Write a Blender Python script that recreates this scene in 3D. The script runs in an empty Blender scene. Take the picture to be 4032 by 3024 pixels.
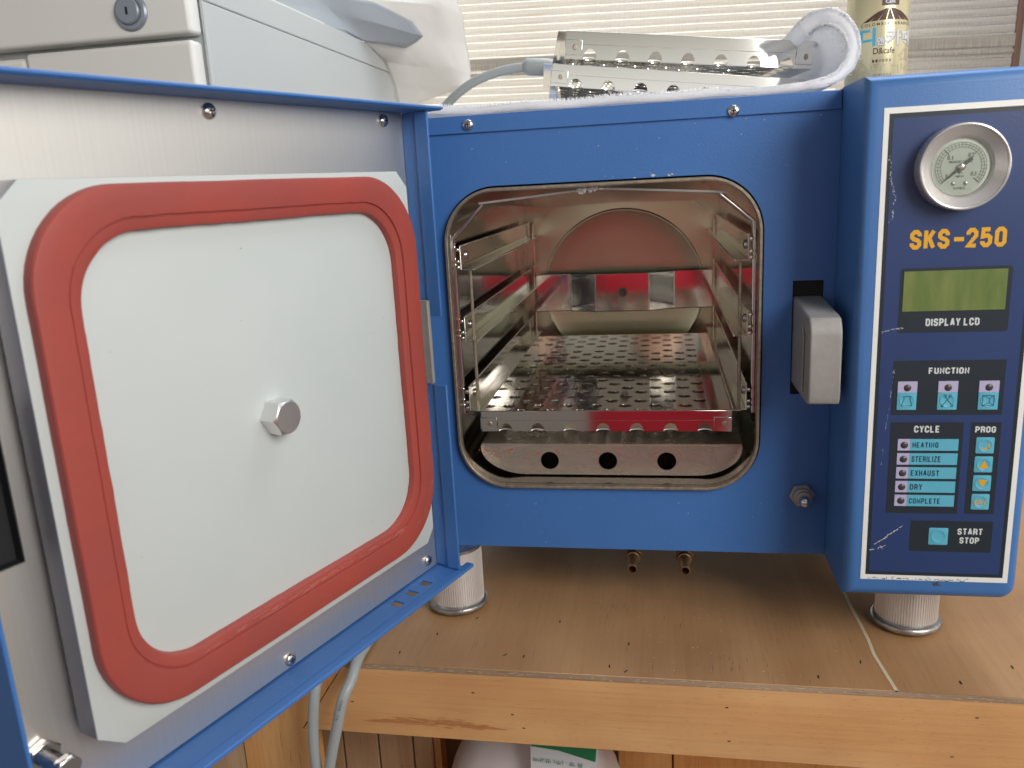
import bpy, bmesh, math, random
from mathutils import Matrix, Vector, noise as mnoise
random.seed(7)
sc = bpy.context.scene
COL = sc.collection
# ------------------------------------------------------------------ camera
cam_d = bpy.data.cameras.new('camera'); cam = bpy.data.objects.new('camera', cam_d); COL.objects.link(cam)
cam.location = (0.1790, -0.6913, 0.0921)
cam.rotation_euler = (math.radians(76.4254), math.radians(2.9599), math.radians(9.7945))
cam_d.sensor_width = 36.0; cam_d.lens = 3249.08 / 4032 * 36
cam_d.clip_start = 0.01; cam_d.clip_end = 50
cam_d.dof.use_dof = True; cam_d.dof.focus_distance = 0.72; cam_d.dof.aperture_fstop = 11.0
sc.camera = cam
# ------------------------------------------------------------------ light
w = bpy.data.worlds.new('World'); sc.world = w; w.use_nodes = True
nt = w.node_tree; bg = nt.nodes['Background']
bg.inputs[1].default_value = 1.10
_tc = nt.nodes.new('ShaderNodeTexCoord'); _sx = nt.nodes.new('ShaderNodeSeparateXYZ'); _mr = nt.nodes.new('ShaderNodeMapRange'); _cr = nt.nodes.new('ShaderNodeValToRGB')
_mr.inputs[1].default_value = -1; _mr.inputs[2].default_value = 1
nt.links.new(_tc.outputs['Generated'], _sx.inputs[0]); nt.links.new(_sx.outputs['Z'], _mr.inputs[0]); nt.links.new(_mr.outputs[0], _cr.inputs[0]); nt.links.new(_cr.outputs[0], bg.inputs[0])
_e = _cr.color_ramp.elements; _e[0].position = 0; _e[0].color = (.05, .037, .027, 1); _e[1].position = 1; _e[1].color = (.22, .235, .26, 1)
for _p, _c in ((.30, (.11, .095, .085, 1)), (.40, (.20, .175, .16, 1)), (.485, (.25, .23, .215, 1)), (.512, (.95, .93, .89, 1)), (.548, (.90, .90, .88, 1)), (.580, (.44, .43, .38, 1)), (.606, (.17, .145, .115, 1)), (.72, (.15, .145, .135, 1))):
    _q = _e.new(_p); _q.color = _c
def area(name, loc, target, sx, sy, power, color):
    l = bpy.data.lights.new(name, 'AREA'); l.shape = 'RECTANGLE'; l.size = sx; l.size_y = sy; l.energy = power; l.color = color
    o = bpy.data.objects.new(name, l); COL.objects.link(o); o.location = loc
    o.rotation_euler = (Vector(target) - Vector(loc)).to_track_quat('-Z', 'Y').to_euler()
    return o
area('window_light', (1.15, -1.05, 0.62), (0.1, 0, -0.1), 0.8, 0.8, 20.5, (1.0, 0.97, 0.93))
area('skylight', (0.5, 0.55, 1.7), (0.2, -0.1, -0.2), 1.4, 0.8, 24, (0.86, 0.93, 1.0))
area('side_window_light', (2.0, .05, .50), (0.2, 0, 0.05), 1.5, 1.1, 3.8, (1.0, 0.985, 0.96))
sc.view_settings.view_transform = 'Standard'; sc.view_settings.look = 'None'
sc.view_settings.exposure = 0.0; sc.view_settings.gamma = 1.0
sc.cycles.use_denoising = True
sc.cycles.max_bounces = 10; sc.cycles.glossy_bounces = 6
sc.cycles.sample_clamp_indirect = 6.0
sc.cycles.caustics_refractive = False

# ------------------------------------------------------------------ materials
def _mix(nt, a, b, fac, x=0):
    m = nt.nodes.new('ShaderNodeMix'); m.data_type = 'RGBA'
    m.inputs[6].default_value = (*a, 1); m.inputs[7].default_value = (*b, 1)
    if fac is not None: nt.links.new(fac, m.inputs[0])
    return m
def srgb(r, g, b):
    f = lambda c: (c / 255 / 12.92) if c / 255 <= .04045 else ((c / 255 + .055) / 1.055) ** 2.4
    return (f(r), f(g), f(b))
def mat(name, col, rough=.5, metal=0., col2=None, nscale=(20, 20, 20), ndetail=6, bump=0., bscale=(400, 400, 400), rvar=0., spec=.5,
        coat=0., lo=.35, hi=.65, trans=0., aniso=0.):
    m = bpy.data.materials.new(name); m.use_nodes = True; nt = m.node_tree
    p = nt.nodes['Principled BSDF']
    p.inputs['Base Color'].default_value = (*col, 1); p.inputs['Roughness'].default_value = rough
    p.inputs['Metallic'].default_value = metal; p.inputs['Specular IOR Level'].default_value = spec
    p.inputs['Coat Weight'].default_value = coat; p.inputs['Coat Roughness'].default_value = .1
    p.inputs['Anisotropic'].default_value = aniso
    tc = nt.nodes.new('ShaderNodeTexCoord')
    def nz(scale, detail):
        mp = nt.nodes.new('ShaderNodeMapping'); mp.inputs['Scale'].default_value = scale
        nt.links.new(tc.outputs['Object'], mp.inputs[0])
        n = nt.nodes.new('ShaderNodeTexNoise'); n.inputs['Scale'].default_value = 1; n.inputs['Detail'].default_value = detail
        nt.links.new(mp.outputs[0], n.inputs['Vector']); return n
    if col2 is not None or rvar:
        n = nz(nscale, ndetail); r = nt.nodes.new('ShaderNodeMapRange')
        r.inputs[1].default_value = lo; r.inputs[2].default_value = hi
        nt.links.new(n.outputs[0], r.inputs[0])
        if col2 is not None:
            mx = _mix(nt, col, col2, r.outputs[0]); nt.links.new(mx.outputs[2], p.inputs['Base Color'])
        if rvar:
            q = nt.nodes.new('ShaderNodeMapRange'); q.inputs[3].default_value = rough - rvar; q.inputs[4].default_value = rough + rvar
            nt.links.new(n.outputs[0], q.inputs[0]); nt.links.new(q.outputs[0], p.inputs['Roughness'])
    if bump:
        n = nz(bscale, 3); b = nt.nodes.new('ShaderNodeBump'); b.inputs['Strength'].default_value = bump; b.inputs['Distance'].default_value = .001
        nt.links.new(n.outputs[0], b.inputs['Height']); nt.links.new(b.outputs[0], p.inputs['Normal'])
    if trans:
        t = nt.nodes.new('ShaderNodeBsdfTranslucent'); t.inputs[0].default_value = (*col, 1)
        ms = nt.nodes.new('ShaderNodeMixShader'); ms.inputs[0].default_value = trans
        out = nt.nodes['Material Output']
        nt.links.new(p.outputs[0], ms.inputs[1]); nt.links.new(t.outputs[0], ms.inputs[2]); nt.links.new(ms.outputs[0], out.inputs[0])
    return m
M = {}
M['blue'] = mat('blue_paint', (.050, .165, .455), .42, col2=(.055, .175, .47), nscale=(9, 9, 9), bump=.16, bscale=(520, 520, 520), rvar=.07)
M['blue_pod'] = mat('blue_housing_paint', (.055, .165, .42), .40, col2=(.06, .18, .44), nscale=(12, 12, 12), bump=.12, bscale=(1100, 1100, 1100), rvar=.05)
M['alu'] = mat('brushed_aluminium', (.77, .75, .71), .44, .92, col2=(.74, .72, .68), nscale=(500, 8, 500), bump=.01, bscale=(1500, 12, 1500), rvar=.02)
M['plate'] = mat('pale_grey_coated_plate', (.53, .575, .565), .55, col2=(.55, .59, .58), nscale=(14, 14, 14), bump=.06, bscale=(900, 900, 900), rvar=.05)
M['plate_side'] = mat('cut_plate_edge', (.30, .30, .32), .5, .6, bump=.1)
M['rubber'] = mat('red_silicone', (.37, .062, .046), .50, col2=(.31, .060, .048), nscale=(14, 14, 14), bump=.2, bscale=(180, 180, 180), rvar=.08)
M['steel'] = mat('mirror_stainless', (.56, .55, .535), .12, 1., col2=(.50, .49, .475), nscale=(25, 25, 60), bump=.015, bscale=(60, 60, 60), rvar=.04)
M['steel_clean'] = mat('polished_stainless', (.74, .72, .68), .075, 1.)
M['rail_steel'] = mat('folded_sheet_steel', (.70, .68, .65), .11, 1.)
M['edge_highlight'] = mat('edge_highlight_metal', (.85, .82, .78), .30, .8)  # brighter metal for the highlights laid along sheet edges
M['satin'] = mat('satin_stainless', (.60, .60, .44), .25, 1., col2=(.54, .54, .38), nscale=(12, 12, 12), rvar=.02)
M['rim'] = mat('dull_rim_metal', (.46, .39, .30), .45, .8, col2=(.33, .28, .21), nscale=(220, 220, 220), bump=.4, bscale=(500, 500, 500))
M['baffle'] = mat('stained_stainless', (.62, .55, .46), .26, .75, col2=(.54, .47, .38), nscale=(40, 40, 90), bump=.2, bscale=(300, 300, 300), rvar=.08)
M['rust'] = mat('rust_stain', (.35, .09, .045), .7, col2=(.5, .16, .08), nscale=(400, 400, 400))
M['screw'] = mat('screw_steel', (.72, .69, .65), .18, 1., bump=.1, bscale=(300, 300, 300))
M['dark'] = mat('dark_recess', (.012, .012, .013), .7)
M['cast'] = mat('cast_grey_metal', (.34, .325, .31), .5, .12, col2=(.30, .285, .27), nscale=(60, 60, 60), bump=.18, bscale=(260, 260, 260))
M['brass'] = mat('tarnished_brass', (.30, .17, .08), .42, .8, col2=(.16, .11, .07), nscale=(150, 150, 150), bump=.3)
M['ribbed'] = mat('ribbed_aluminium', (.80, .78, .76), .36, .55, bump=.1, rvar=.05)
M['zinc'] = mat('zinc_ring', (.50, .49, .47), .36, .9, col2=(.30, .29, .27), nscale=(120, 120, 120), bump=.2)
M['hexsteel'] = mat('turned_steel', (.78, .77, .76), .36, 1., bump=.05)
M['frame_white'] = mat('white_label_border', (.82, .83, .80), .4, col2=(.79, .80, .77), nscale=(80, 80, 80))
M['slate'] = mat('slate_label_print', (.022, .030, .040), .30)
M['navy'] = mat('navy_label_print', (.026, .050, .150), .30, col2=(.029, .055, .16), nscale=(10, 10, 10), bump=.04, bscale=(600, 600, 600))
M['cyan'] = mat('cyan_key_print', (.105, .42, .56), .35, col2=(.115, .44, .58), nscale=(60, 60, 60))
M['lilac'] = mat('lilac_key_print', (.46, .42, .62), .35)
M['ink'] = mat('dark_ink', (.008, .022, .055), .4)
M['letter_white'] = mat('white_lettering', (.62, .65, .66), .4)
M['orange'] = mat('orange_lettering', (.72, .37, .015), .4)
M['led'] = mat('dark_lamp_lens', (.055, .05, .05), .3)
M['bezel'] = mat('satin_bezel', (.86, .83, .80), .36, .75, rvar=.02)
M['bezel_rim'] = mat('bright_bezel_rim', (.82, .80, .76), .25, .7)
M['dial'] = mat('dial_face', (.84, .88, .82), .45)
M['needle'] = mat('needle_metal', (.16, .17, .14), .4)
M['brown_ink'] = mat('brown_ink', (.085, .035, .020), .45)
M['grey_ink'] = mat('grey_ink', (.17, .17, .17), .45)
M['towel'] = mat('white_terry', (.95, .95, .96), .95, bump=.4, bscale=(500, 500, 500), trans=.40)
M['can'] = mat('pale_gold_can', (.62, .55, .34), .26, .35, bump=.03, rvar=.04)
M['bag_grey'] = mat('greyish_plastic', (.50, .54, .58), .35, trans=.40, bump=.1, bscale=(25, 25, 25))
M['line_ink'] = mat('khaki_line_ink', (.26, .21, .11), .45)
M['can_blue'] = mat('blue_can_ink', (.06, .42, .60), .4)
M['can_white'] = mat('white_can_ink', (.68, .69, .70), .4)
M['cabinet'] = mat('pale_grey_cabinet_paint', (.50, .535, .54), .38, col2=(.52, .55, .55), nscale=(6, 6, 6), bump=.06, bscale=(600, 600, 600))
M['drawer'] = mat('warm_white_drawer_paint', (.86, .85, .80), .40, col2=(.83, .82, .78), nscale=(5, 5, 5), bump=.06, bscale=(600, 600, 600))
M['lock'] = mat('grey_lock', (.30, .34, .40), .35, .3)
M['cord'] = mat('grey_cable_sheath', (.36, .39, .39), .38, bump=.08)
M['bag'] = mat('translucent_plastic', (.92, .91, .89), .38, trans=.55, bump=.2, bscale=(25, 25, 25))
M['sack'] = mat('pinkish_plastic_sack', (.85, .78, .78), .33, col2=(.76, .69, .69), nscale=(18, 18, 18), trans=.15, bump=.3, bscale=(60, 60, 60))
M['green'] = mat('green_print', (.02, .20, .08), .45)
M['wall'] = mat('painted_wall', (.55, .56, .60), .7, bump=.2)
M['floor'] = mat('grey_floor', (.25, .24, .22), .7, col2=(.2, .19, .18))
def wood(name, c1, c2, c3, along, rough=.55, ring=1.0, specks=.6, cfine=(.84, .79, .74)):
    m = bpy.data.materials.new(name); m.use_nodes = True; nt = m.node_tree; p = nt.nodes['Principled BSDF']; L = nt.links.new
    tc = nt.nodes.new('ShaderNodeTexCoord')
    def nz(sc_, det, dist=0):
        mp = nt.nodes.new('ShaderNodeMapping'); mp.inputs['Scale'].default_value = sc_; L(tc.outputs['Object'], mp.inputs[0])
        n = nt.nodes.new('ShaderNodeTexNoise'); n.inputs['Scale'].default_value = 1; n.inputs['Detail'].default_value = det; n.inputs['Distortion'].default_value = dist
        L(mp.outputs[0], n.inputs['Vector']); return n
    def st(a, b): return tuple(a if i == along else b for i in range(3))
    def rng(n, a, b, c=0, d=1):
        r = nt.nodes.new('ShaderNodeMapRange'); r.inputs[1].default_value = a; r.inputs[2].default_value = b; r.inputs[3].default_value = c; r.inputs[4].default_value = d
        L(n.outputs[0], r.inputs[0]); return r
    big = rng(nz(st(2.5 * ring, 22 * ring), 3, .8), .35, .68)
    fine = rng(nz(st(7, 260), 5), .42, .85)
    speck = rng(nz(st(35, 900), 2), .66, .74)
    blot = rng(nz((7, 7, 7), 4), .38, .7)
    m1 = _mix(nt, c1, c2, big.outputs[0])
    m2 = nt.nodes.new('ShaderNodeMix'); m2.data_type = 'RGBA'; m2.blend_type = 'MULTIPLY'; m2.inputs[7].default_value = (*cfine, 1)
    L(m1.outputs[2], m2.inputs[6]); L(fine.outputs[0], m2.inputs[0])
    m3 = nt.nodes.new('ShaderNodeMix'); m3.data_type = 'RGBA'; m3.inputs[7].default_value = (*c3, 1)
    mu = nt.nodes.new('ShaderNodeMath'); mu.operation = 'MULTIPLY'; mu.inputs[1].default_value = specks
    L(speck.outputs[0], mu.inputs[0]); L(mu.outputs[0], m3.inputs[0]); L(m2.outputs[2], m3.inputs[6])
    m4 = nt.nodes.new('ShaderNodeMix'); m4.data_type = 'RGBA'; m4.blend_type = 'MULTIPLY'; m4.inputs[7].default_value = (.80, .76, .74, 1)
    L(m3.outputs[2], m4.inputs[6]); L(blot.outputs[0], m4.inputs[0])
    L(m4.outputs[2], p.inputs['Base Color']); p.inputs['Roughness'].default_value = rough
    b = nt.nodes.new('ShaderNodeBump'); b.inputs['Strength'].default_value = .25; b.inputs['Distance'].default_value = .0006
    L(fine.outputs[0], b.inputs['Height']); L(b.outputs[0], p.inputs['Normal'])
    return m
M['ply'] = wood('worn_plywood_top', (.48, .272, .128), (.42, .228, .100), (.20, .115, .06), 1, .48, specks=.45, cfine=(.965, .95, .93))
M['ply_edge'] = wood('plywood_edge', (.42, .30, .20), (.27, .18, .115), (.12, .07, .04), 0, .8)
M['pine'] = wood('pine_fascia', (.80, .48, .22), (.70, .365, .145), (.30, .14, .06), 0, .55, ring=.6, specks=.3, cfine=(.95, .91, .87))
M['pine_up'] = wood('pine_upright', (.80, .44, .17), (.68, .32, .10), (.2, .09, .04), 2, .6)
M['tan_board'] = wood('tan_panelling', (.60, .41, .25), (.50, .32, .18), (.2, .12, .07), 2, .6)
M['glue'] = mat('pale_filler', (.66, .54, .37), .7, bump=.5)

def glass_mat():
    m = bpy.data.materials.new('thin_glass'); m.use_nodes = True; nt = m.node_tree; nt.nodes.clear()
    o = nt.nodes.new('ShaderNodeOutputMaterial'); g = nt.nodes.new('ShaderNodeBsdfGlossy'); g.inputs['Roughness'].default_value = .06
    t = nt.nodes.new('ShaderNodeBsdfTransparent'); t.inputs[0].default_value = (.94, .96, .94, 1); mx = nt.nodes.new('ShaderNodeMixShader')
    f = nt.nodes.new('ShaderNodeFresnel'); f.inputs[0].default_value = 1.45
    nt.links.new(f.outputs[0], mx.inputs[0]); nt.links.new(t.outputs[0], mx.inputs[1]); nt.links.new(g.outputs[0], mx.inputs[2]); nt.links.new(mx.outputs[0], o.inputs[0])
    return m
M['glass'] = glass_mat()
def lcd_mat():
    m = mat('green_display_film', (.12, .19, .035), .22, coat=.5); nt = m.node_tree; p = nt.nodes['Principled BSDF']
    tc = nt.nodes.new('ShaderNodeTexCoord'); mp = nt.nodes.new('ShaderNodeMapping'); mp.inputs['Scale'].default_value = (90, 30, 22)
    n = nt.nodes.new('ShaderNodeTexNoise'); n.inputs['Scale'].default_value = 1; n.inputs['Detail'].default_value = 5; n.inputs['Distortion'].default_value = .4
    r = nt.nodes.new('ShaderNodeValToRGB'); e = r.color_ramp.elements
    e[0].position = .32; e[0].color = (.11, .170, .045, 1); e[1].position = .8; e[1].color = (.22, .25, .080, 1)
    L = nt.links.new; L(tc.outputs['Object'], mp.inputs[0]); L(mp.outputs[0], n.inputs['Vector']); L(n.outputs[0], r.inputs[0]); L(r.outputs[0], p.inputs['Base Color'])
    return m
M['lcd'] = lcd_mat()
def blind_mat():
    m = bpy.data.materials.new('woven_blind_fabric'); m.use_nodes = True; nt = m.node_tree; p = nt.nodes['Principled BSDF']; L = nt.links.new
    tc = nt.nodes.new('ShaderNodeTexCoord')
    def nz(s, d):
        mp = nt.nodes.new('ShaderNodeMapping'); mp.inputs['Scale'].default_value = s; L(tc.outputs['Object'], mp.inputs[0])
        n = nt.nodes.new('ShaderNodeTexNoise'); n.inputs['Scale'].default_value = 1; n.inputs['Detail'].default_value = d; L(mp.outputs[0], n.inputs['Vector']); return n
    a = nz((900, 5, 30), 1); b = nz((10, 5, 1100), 3)
    ad = nt.nodes.new('ShaderNodeMath'); ad.operation = 'ADD'; L(a.outputs[0], ad.inputs[0]); L(b.outputs[0], ad.inputs[1])
    r = nt.nodes.new('ShaderNodeMapRange'); r.inputs[1].default_value = .75; r.inputs[2].default_value = 1.3; L(ad.outputs[0], r.inputs[0])
    mx = _mix(nt, (.50, .46, .40), (.80, .77, .71), r.outputs[0]); L(mx.outputs[2], p.inputs['Base Color']); p.inputs['Roughness'].default_value = .8
    t = nt.nodes.new('ShaderNodeBsdfTranslucent'); L(mx.outputs[2], t.inputs[0])
    ms = nt.nodes.new('ShaderNodeMixShader'); ms.inputs[0].default_value = .55
    L(p.outputs[0], ms.inputs[1]); L(t.outputs[0], ms.inputs[2]); L(ms.outputs[0], nt.nodes['Material Output'].inputs[0])
    return m
M['blind'] = blind_mat()
def emit(name, col, s):
    m = bpy.data.materials.new(name); m.use_nodes = True; nt = m.node_tree; nt.nodes.clear()
    o = nt.nodes.new('ShaderNodeOutputMaterial'); e = nt.nodes.new('ShaderNodeEmission'); e.inputs[0].default_value = (*col, 1); e.inputs[1].default_value = s
    nt.links.new(e.outputs[0], o.inputs[0]); return m

# ------------------------------------------------------------------ geometry helpers
class MB:
    def __init__(s): s.v = []; s.f = []
    def add(s, vs, fs):
        b = len(s.v); s.v += [tuple(v) for v in vs]; s.f += [tuple(i + b for i in f) for f in fs]; return s
    def box(s, a, b):
        x0, y0, z0 = a; x1, y1, z1 = b
        x0, x1 = min(x0, x1), max(x0, x1); y0, y1 = min(y0, y1), max(y0, y1); z0, z1 = min(z0, z1), max(z0, z1)
        return s.add([(x0,y0,z0),(x1,y0,z0),(x1,y1,z0),(x0,y1,z0),(x0,y0,z1),(x1,y0,z1),(x1,y1,z1),(x0,y1,z1)],
                     [(0,3,2,1),(4,5,6,7),(0,1,5,4),(1,2,6,5),(2,3,7,6),(3,0,4,7)])
    def prism(s, pts, d0, d1, fn):   # pts 2-D outline, fn(a,b,d) -> xyz
        n = len(pts)
        return s.add([fn(a, b, d0) for a, b in pts] + [fn(a, b, d1) for a, b in pts],
                     [tuple(range(n))[::-1], tuple(range(n, 2 * n))] + [(i, (i + 1) % n, n + (i + 1) % n, n + i) for i in range(n)])
    def tube(s, path, r, n=10, cap=True):
        P = [Vector(p) for p in path]; rings = []; up = None
        for i, p in enumerate(P):
            t = ((P[min(i + 1, len(P) - 1)] - P[max(i - 1, 0)])).normalized()
            if up is None: up = t.orthogonal().normalized()
            up = (up - t * up.dot(t)).normalized(); q = t.cross(up)
            rr = r[i] if isinstance(r, (list, tuple)) else r
            rings.append([p + (up * math.cos(2 * math.pi * k / n) + q * math.sin(2 * math.pi * k / n)) * rr for k in range(n)])
        vs = [v for ring in rings for v in ring]; fs = []
        for i in range(len(P) - 1):
            for k in range(n): fs.append((i * n + k, i * n + (k + 1) % n, (i + 1) * n + (k + 1) % n, (i + 1) * n + k))
        if cap: fs += [tuple(range(n))[::-1], tuple(range((len(P) - 1) * n, len(P) * n))]
        return s.add(vs, fs)
    def lathe(s, prof, c, n=48, fn=None, r_mod=None):   # prof (r,h); fn(x,y,h)->xyz
        fn = fn or (lambda x, y, h: (c[0] + x, c[1] + y, c[2] + h)); vs = []; fs = []
        for r, h in prof:
            for k in range(n):
                a = 2 * math.pi * k / n; rr = r * (r_mod(k) if r_mod else 1)
                vs.append(fn(rr * math.cos(a), rr * math.sin(a), h))
        m = len(prof)
        for i in range(m - 1):
            for k in range(n): fs.append((i * n + k, i * n + (k + 1) % n, (i + 1) * n + (k + 1) % n, (i + 1) * n + k))
        fs += [tuple(range(n))[::-1], tuple(range((m - 1) * n, m * n))]
        return s.add(vs, fs)
    def mesh(s, name):
        me = bpy.data.meshes.new(name); me.from_pydata(s.v, [], s.f); me.validate(); return me
def spread(mb, ax, step=1.6e-6):
    for i, f in enumerate(mb.f):
        for k in f: mb.v[k] = tuple(c + a * (i % 60) * step for c, a in zip(mb.v[k], ax))
    return mb
def fin(me, ang=32):
    bm = bmesh.new(); bm.from_mesh(me); bmesh.ops.recalc_face_normals(bm, faces=bm.faces); bm.to_mesh(me); bm.free()
    for p in me.polygons: p.use_smooth = True
    me.set_sharp_from_angle(angle=math.radians(ang))
def obj(name, g, m, parent=None, bevel=0, seg=2, ang=32, local=False):
    me = g.mesh(name) if isinstance(g, MB) else g
    me.name = name; fin(me, ang)
    for mm in (m if isinstance(m, (list, tuple)) else [m]): me.materials.append(mm)
    o = bpy.data.objects.new(name, me); COL.objects.link(o)
    if parent is not None:
        o.parent = parent
        if not local: o.matrix_parent_inverse = world_of(parent).inverted()
    if bevel:
        b = o.modifiers.new('bevel', 'BEVEL'); b.width = bevel; b.segments = seg; b.limit_method = 'ANGLE'; b.angle_limit = math.radians(40)
    return o
def world_of(o):
    m = Matrix.LocRotScale(o.location, o.rotation_euler, o.scale)
    return (world_of(o.parent) @ o.matrix_parent_inverse @ m) if o.parent else m
def tag(o, label=None, cat=None, group=None, kind=None):
    if label: o['label'] = label
    if cat: o['category'] = cat
    if group: o['group'] = group
    if kind: o['kind'] = kind
    return o
def thing(name, label, cat, loc=(0, 0, 0), group=None):
    o = bpy.data.objects.new(name, None); COL.objects.link(o); o.location = loc; o.empty_display_size = .05
    return tag(o, label, cat, group)
def rrect(x0, x1, y0, y1, r, n=8):
    pts = []
    for cx, cy, a0 in ((x1 - r, y1 - r, 0), (x0 + r, y1 - r, 90), (x0 + r, y0 + r, 180), (x1 - r, y0 + r, 270)):
        for k in range(n + 1):
            a = math.radians(a0 + 90 * k / n); pts.append((cx + r * math.cos(a), cy + r * math.sin(a)))
    return pts
def rect(x0, x1, y0, y1): return [(x0, y0), (x1, y0), (x1, y1), (x0, y1)]
def circ(cx, cy, r, n=20, ry=None): return [(cx + r * math.cos(2 * math.pi * k / n), cy + (ry or r) * math.sin(2 * math.pi * k / n)) for k in range(n)]
def sheet(loops, t, mtx=None, bevel=0):
    """flat plate with holes from 2-D loops, thickness t, local z from 0 to t"""
    cu = bpy.data.curves.new('tmp', 'CURVE'); cu.dimensions = '2D'; cu.fill_mode = 'BOTH'
    for lp in loops:
        sp = cu.splines.new('POLY'); sp.points.add(len(lp) - 1)
        for i, (a, b) in enumerate(lp): sp.points[i].co = (a, b, 0, 1)
        sp.use_cyclic_u = True
    cu.extrude = max(t / 2 - bevel, 1e-6)
    if bevel: cu.bevel_depth = bevel; cu.bevel_resolution = 1; cu.offset = -bevel
    o = bpy.data.objects.new('tmp', cu); COL.objects.link(o)
    dg = bpy.context.evaluated_depsgraph_get(); dg.update()
    me = bpy.data.meshes.new_from_object(o.evaluated_get(dg), depsgraph=dg)
    bpy.data.objects.remove(o); bpy.data.curves.remove(cu)
    me.transform(Matrix.Translation((0, 0, t / 2)))
    bm = bmesh.new(); bm.from_mesh(me); bmesh.ops.remove_doubles(bm, verts=bm.verts, dist=1e-7); bm.to_mesh(me); bm.free()
    if mtx is not None: me.transform(mtx)
    return me
def basis(o, x, y, z):
    return Matrix(((x[0], y[0], z[0], o[0]), (x[1], y[1], z[1], o[1]), (x[2], y[2], z[2], o[2]), (0, 0, 0, 1)))
def FRONT(y): return basis((0, y, 0), (1, 0, 0), (0, 0, 1), (0, -1, 0))     # sheet grows towards -y from y
def text_mesh(s, box, bold=.0, t=.0001, spacing=1.0, keep=False, shear=0):
    """lettering fitted to box (x0,x1,y0,y1), flat in xy"""
    cu = bpy.data.curves.new('tmp', 'FONT'); cu.body = s; cu.size = 1; cu.offset = bold; cu.space_character = spacing; cu.resolution_u = 3; cu.shear = shear
    o = bpy.data.objects.new('tmp', cu); COL.objects.link(o)
    dg = bpy.context.evaluated_depsgraph_get(); dg.update()
    me = bpy.data.meshes.new_from_object(o.evaluated_get(dg), depsgraph=dg)
    bpy.data.objects.remove(o); bpy.data.curves.remove(cu)
    xs = [v.co.x for v in me.vertices]; ys = [v.co.y for v in me.vertices]
    ax, bx, ay, by = min(xs), max(xs), min(ys), max(ys)
    x0, x1, y0, y1 = box
    for v in me.vertices:
        v.co = (x0 + (v.co.x - ax) / (bx - ax) * (x1 - x0), y0 + (v.co.y - ay) / (by - ay) * (y1 - y0), t)
    return me
# condensed block capitals drawn as polylines on a 1 x 1 cell
_c = .16
def _O(x0=0, x1=1, y0=0, y1=1): return [(x0, y0 + _c), (x0, y1 - _c), (x0 + .3, y1), (x1 - .3, y1), (x1, y1 - _c), (x1, y0 + _c), (x1 - .3, y0), (x0 + .3, y0), (x0, y0 + _c), (x0, y0 + _c * 1.2)]
GLY = {'A': [[(0, 0), (.42, 1), (.58, 1), (1, 0)], [(.2, .3), (.8, .3)]], 'C': [[(1, .68), (1, .84), (.7, 1), (.3, 1), (0, .84), (0, .16), (.3, 0), (.7, 0), (1, .16), (1, .32)]],
 'D': [[(0, 0), (0, 1), (.65, 1), (1, .84), (1, .16), (.65, 0), (.05, 0)]], 'E': [[(1, 1), (0, 1), (0, 0), (1, 0)], [(0, .5), (.85, .5)]], 'F': [[(1, 1), (0, 1), (0, -.08)], [(0, .5), (.85, .5)]],
 'G': [[(1, .70), (1, .84), (.7, 1), (.3, 1), (0, .84), (0, .16), (.3, 0), (.7, 0), (1, .16), (1, .48), (.55, .48)]], 'H': [[(0, -.08), (0, 1.08)], [(1, -.08), (1, 1.08)], [(0, .5), (1, .5)]],
 'I': [[(0, -.08), (0, 1.08)]], 'K': [[(0, -.08), (0, 1.08)], [(1, 1.05), (.25, .45)], [(.40, .62), (1.02, -.05)]], 'L': [[(0, 1.08), (0, 0), (1, 0)]], 'M': [[(0, -.08), (0, 1.0), (.5, .2), (1, 1.0), (1, -.08)]],
 'N': [[(0, -.08), (0, .98), (1, .02), (1, 1.08)]], 'O': [_O()], '0': [_O()], 'P': [[(0, -.08), (0, 1), (.65, 1), (1, .85), (1, .60), (.65, .44), (.05, .44)]],
 'R': [[(0, -.08), (0, 1), (.65, 1), (1, .85), (1, .62), (.65, .48), (.05, .48)], [(.6, .46), (.95, .32), (1.0, -.08)]],
 'S': [[(1, .72), (1, .84), (.7, 1), (.3, 1), (0, .84), (0, .66), (.25, .54), (.75, .46), (1, .34), (1, .16), (.7, 0), (.3, 0), (0, .16), (0, .28)]], 'T': [[(-.1, 1), (1.1, 1)], [(.5, -.08), (.5, 1)]],
 'U': [[(0, 1.08), (0, .16), (.3, 0), (.7, 0), (1, .16), (1, 1.08)]], 'X': [[(0, 1.08), (1, -.08)], [(1, 1.08), (0, -.08)]], 'Y': [[(-.02, 1.08), (.5, .45), (1.02, 1.08)], [(.5, -.08), (.5, .48)]],
 'Z': [[(0, 1), (.98, 1), (.02, 0), (1, 0)]], '2': [[(0, .70), (0, .84), (.3, 1), (.7, 1), (1, .84), (1, .62), (.04, 0), (1.04, 0)]], '5': [[(.95, 1), (.08, 1), (.04, .56), (.65, .62), (1, .48), (1, .16), (.7, 0), (.3, 0), (0, .16), (0, .26)]], '-': [[(.0, .44), (1.3, .44)]]}
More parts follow.
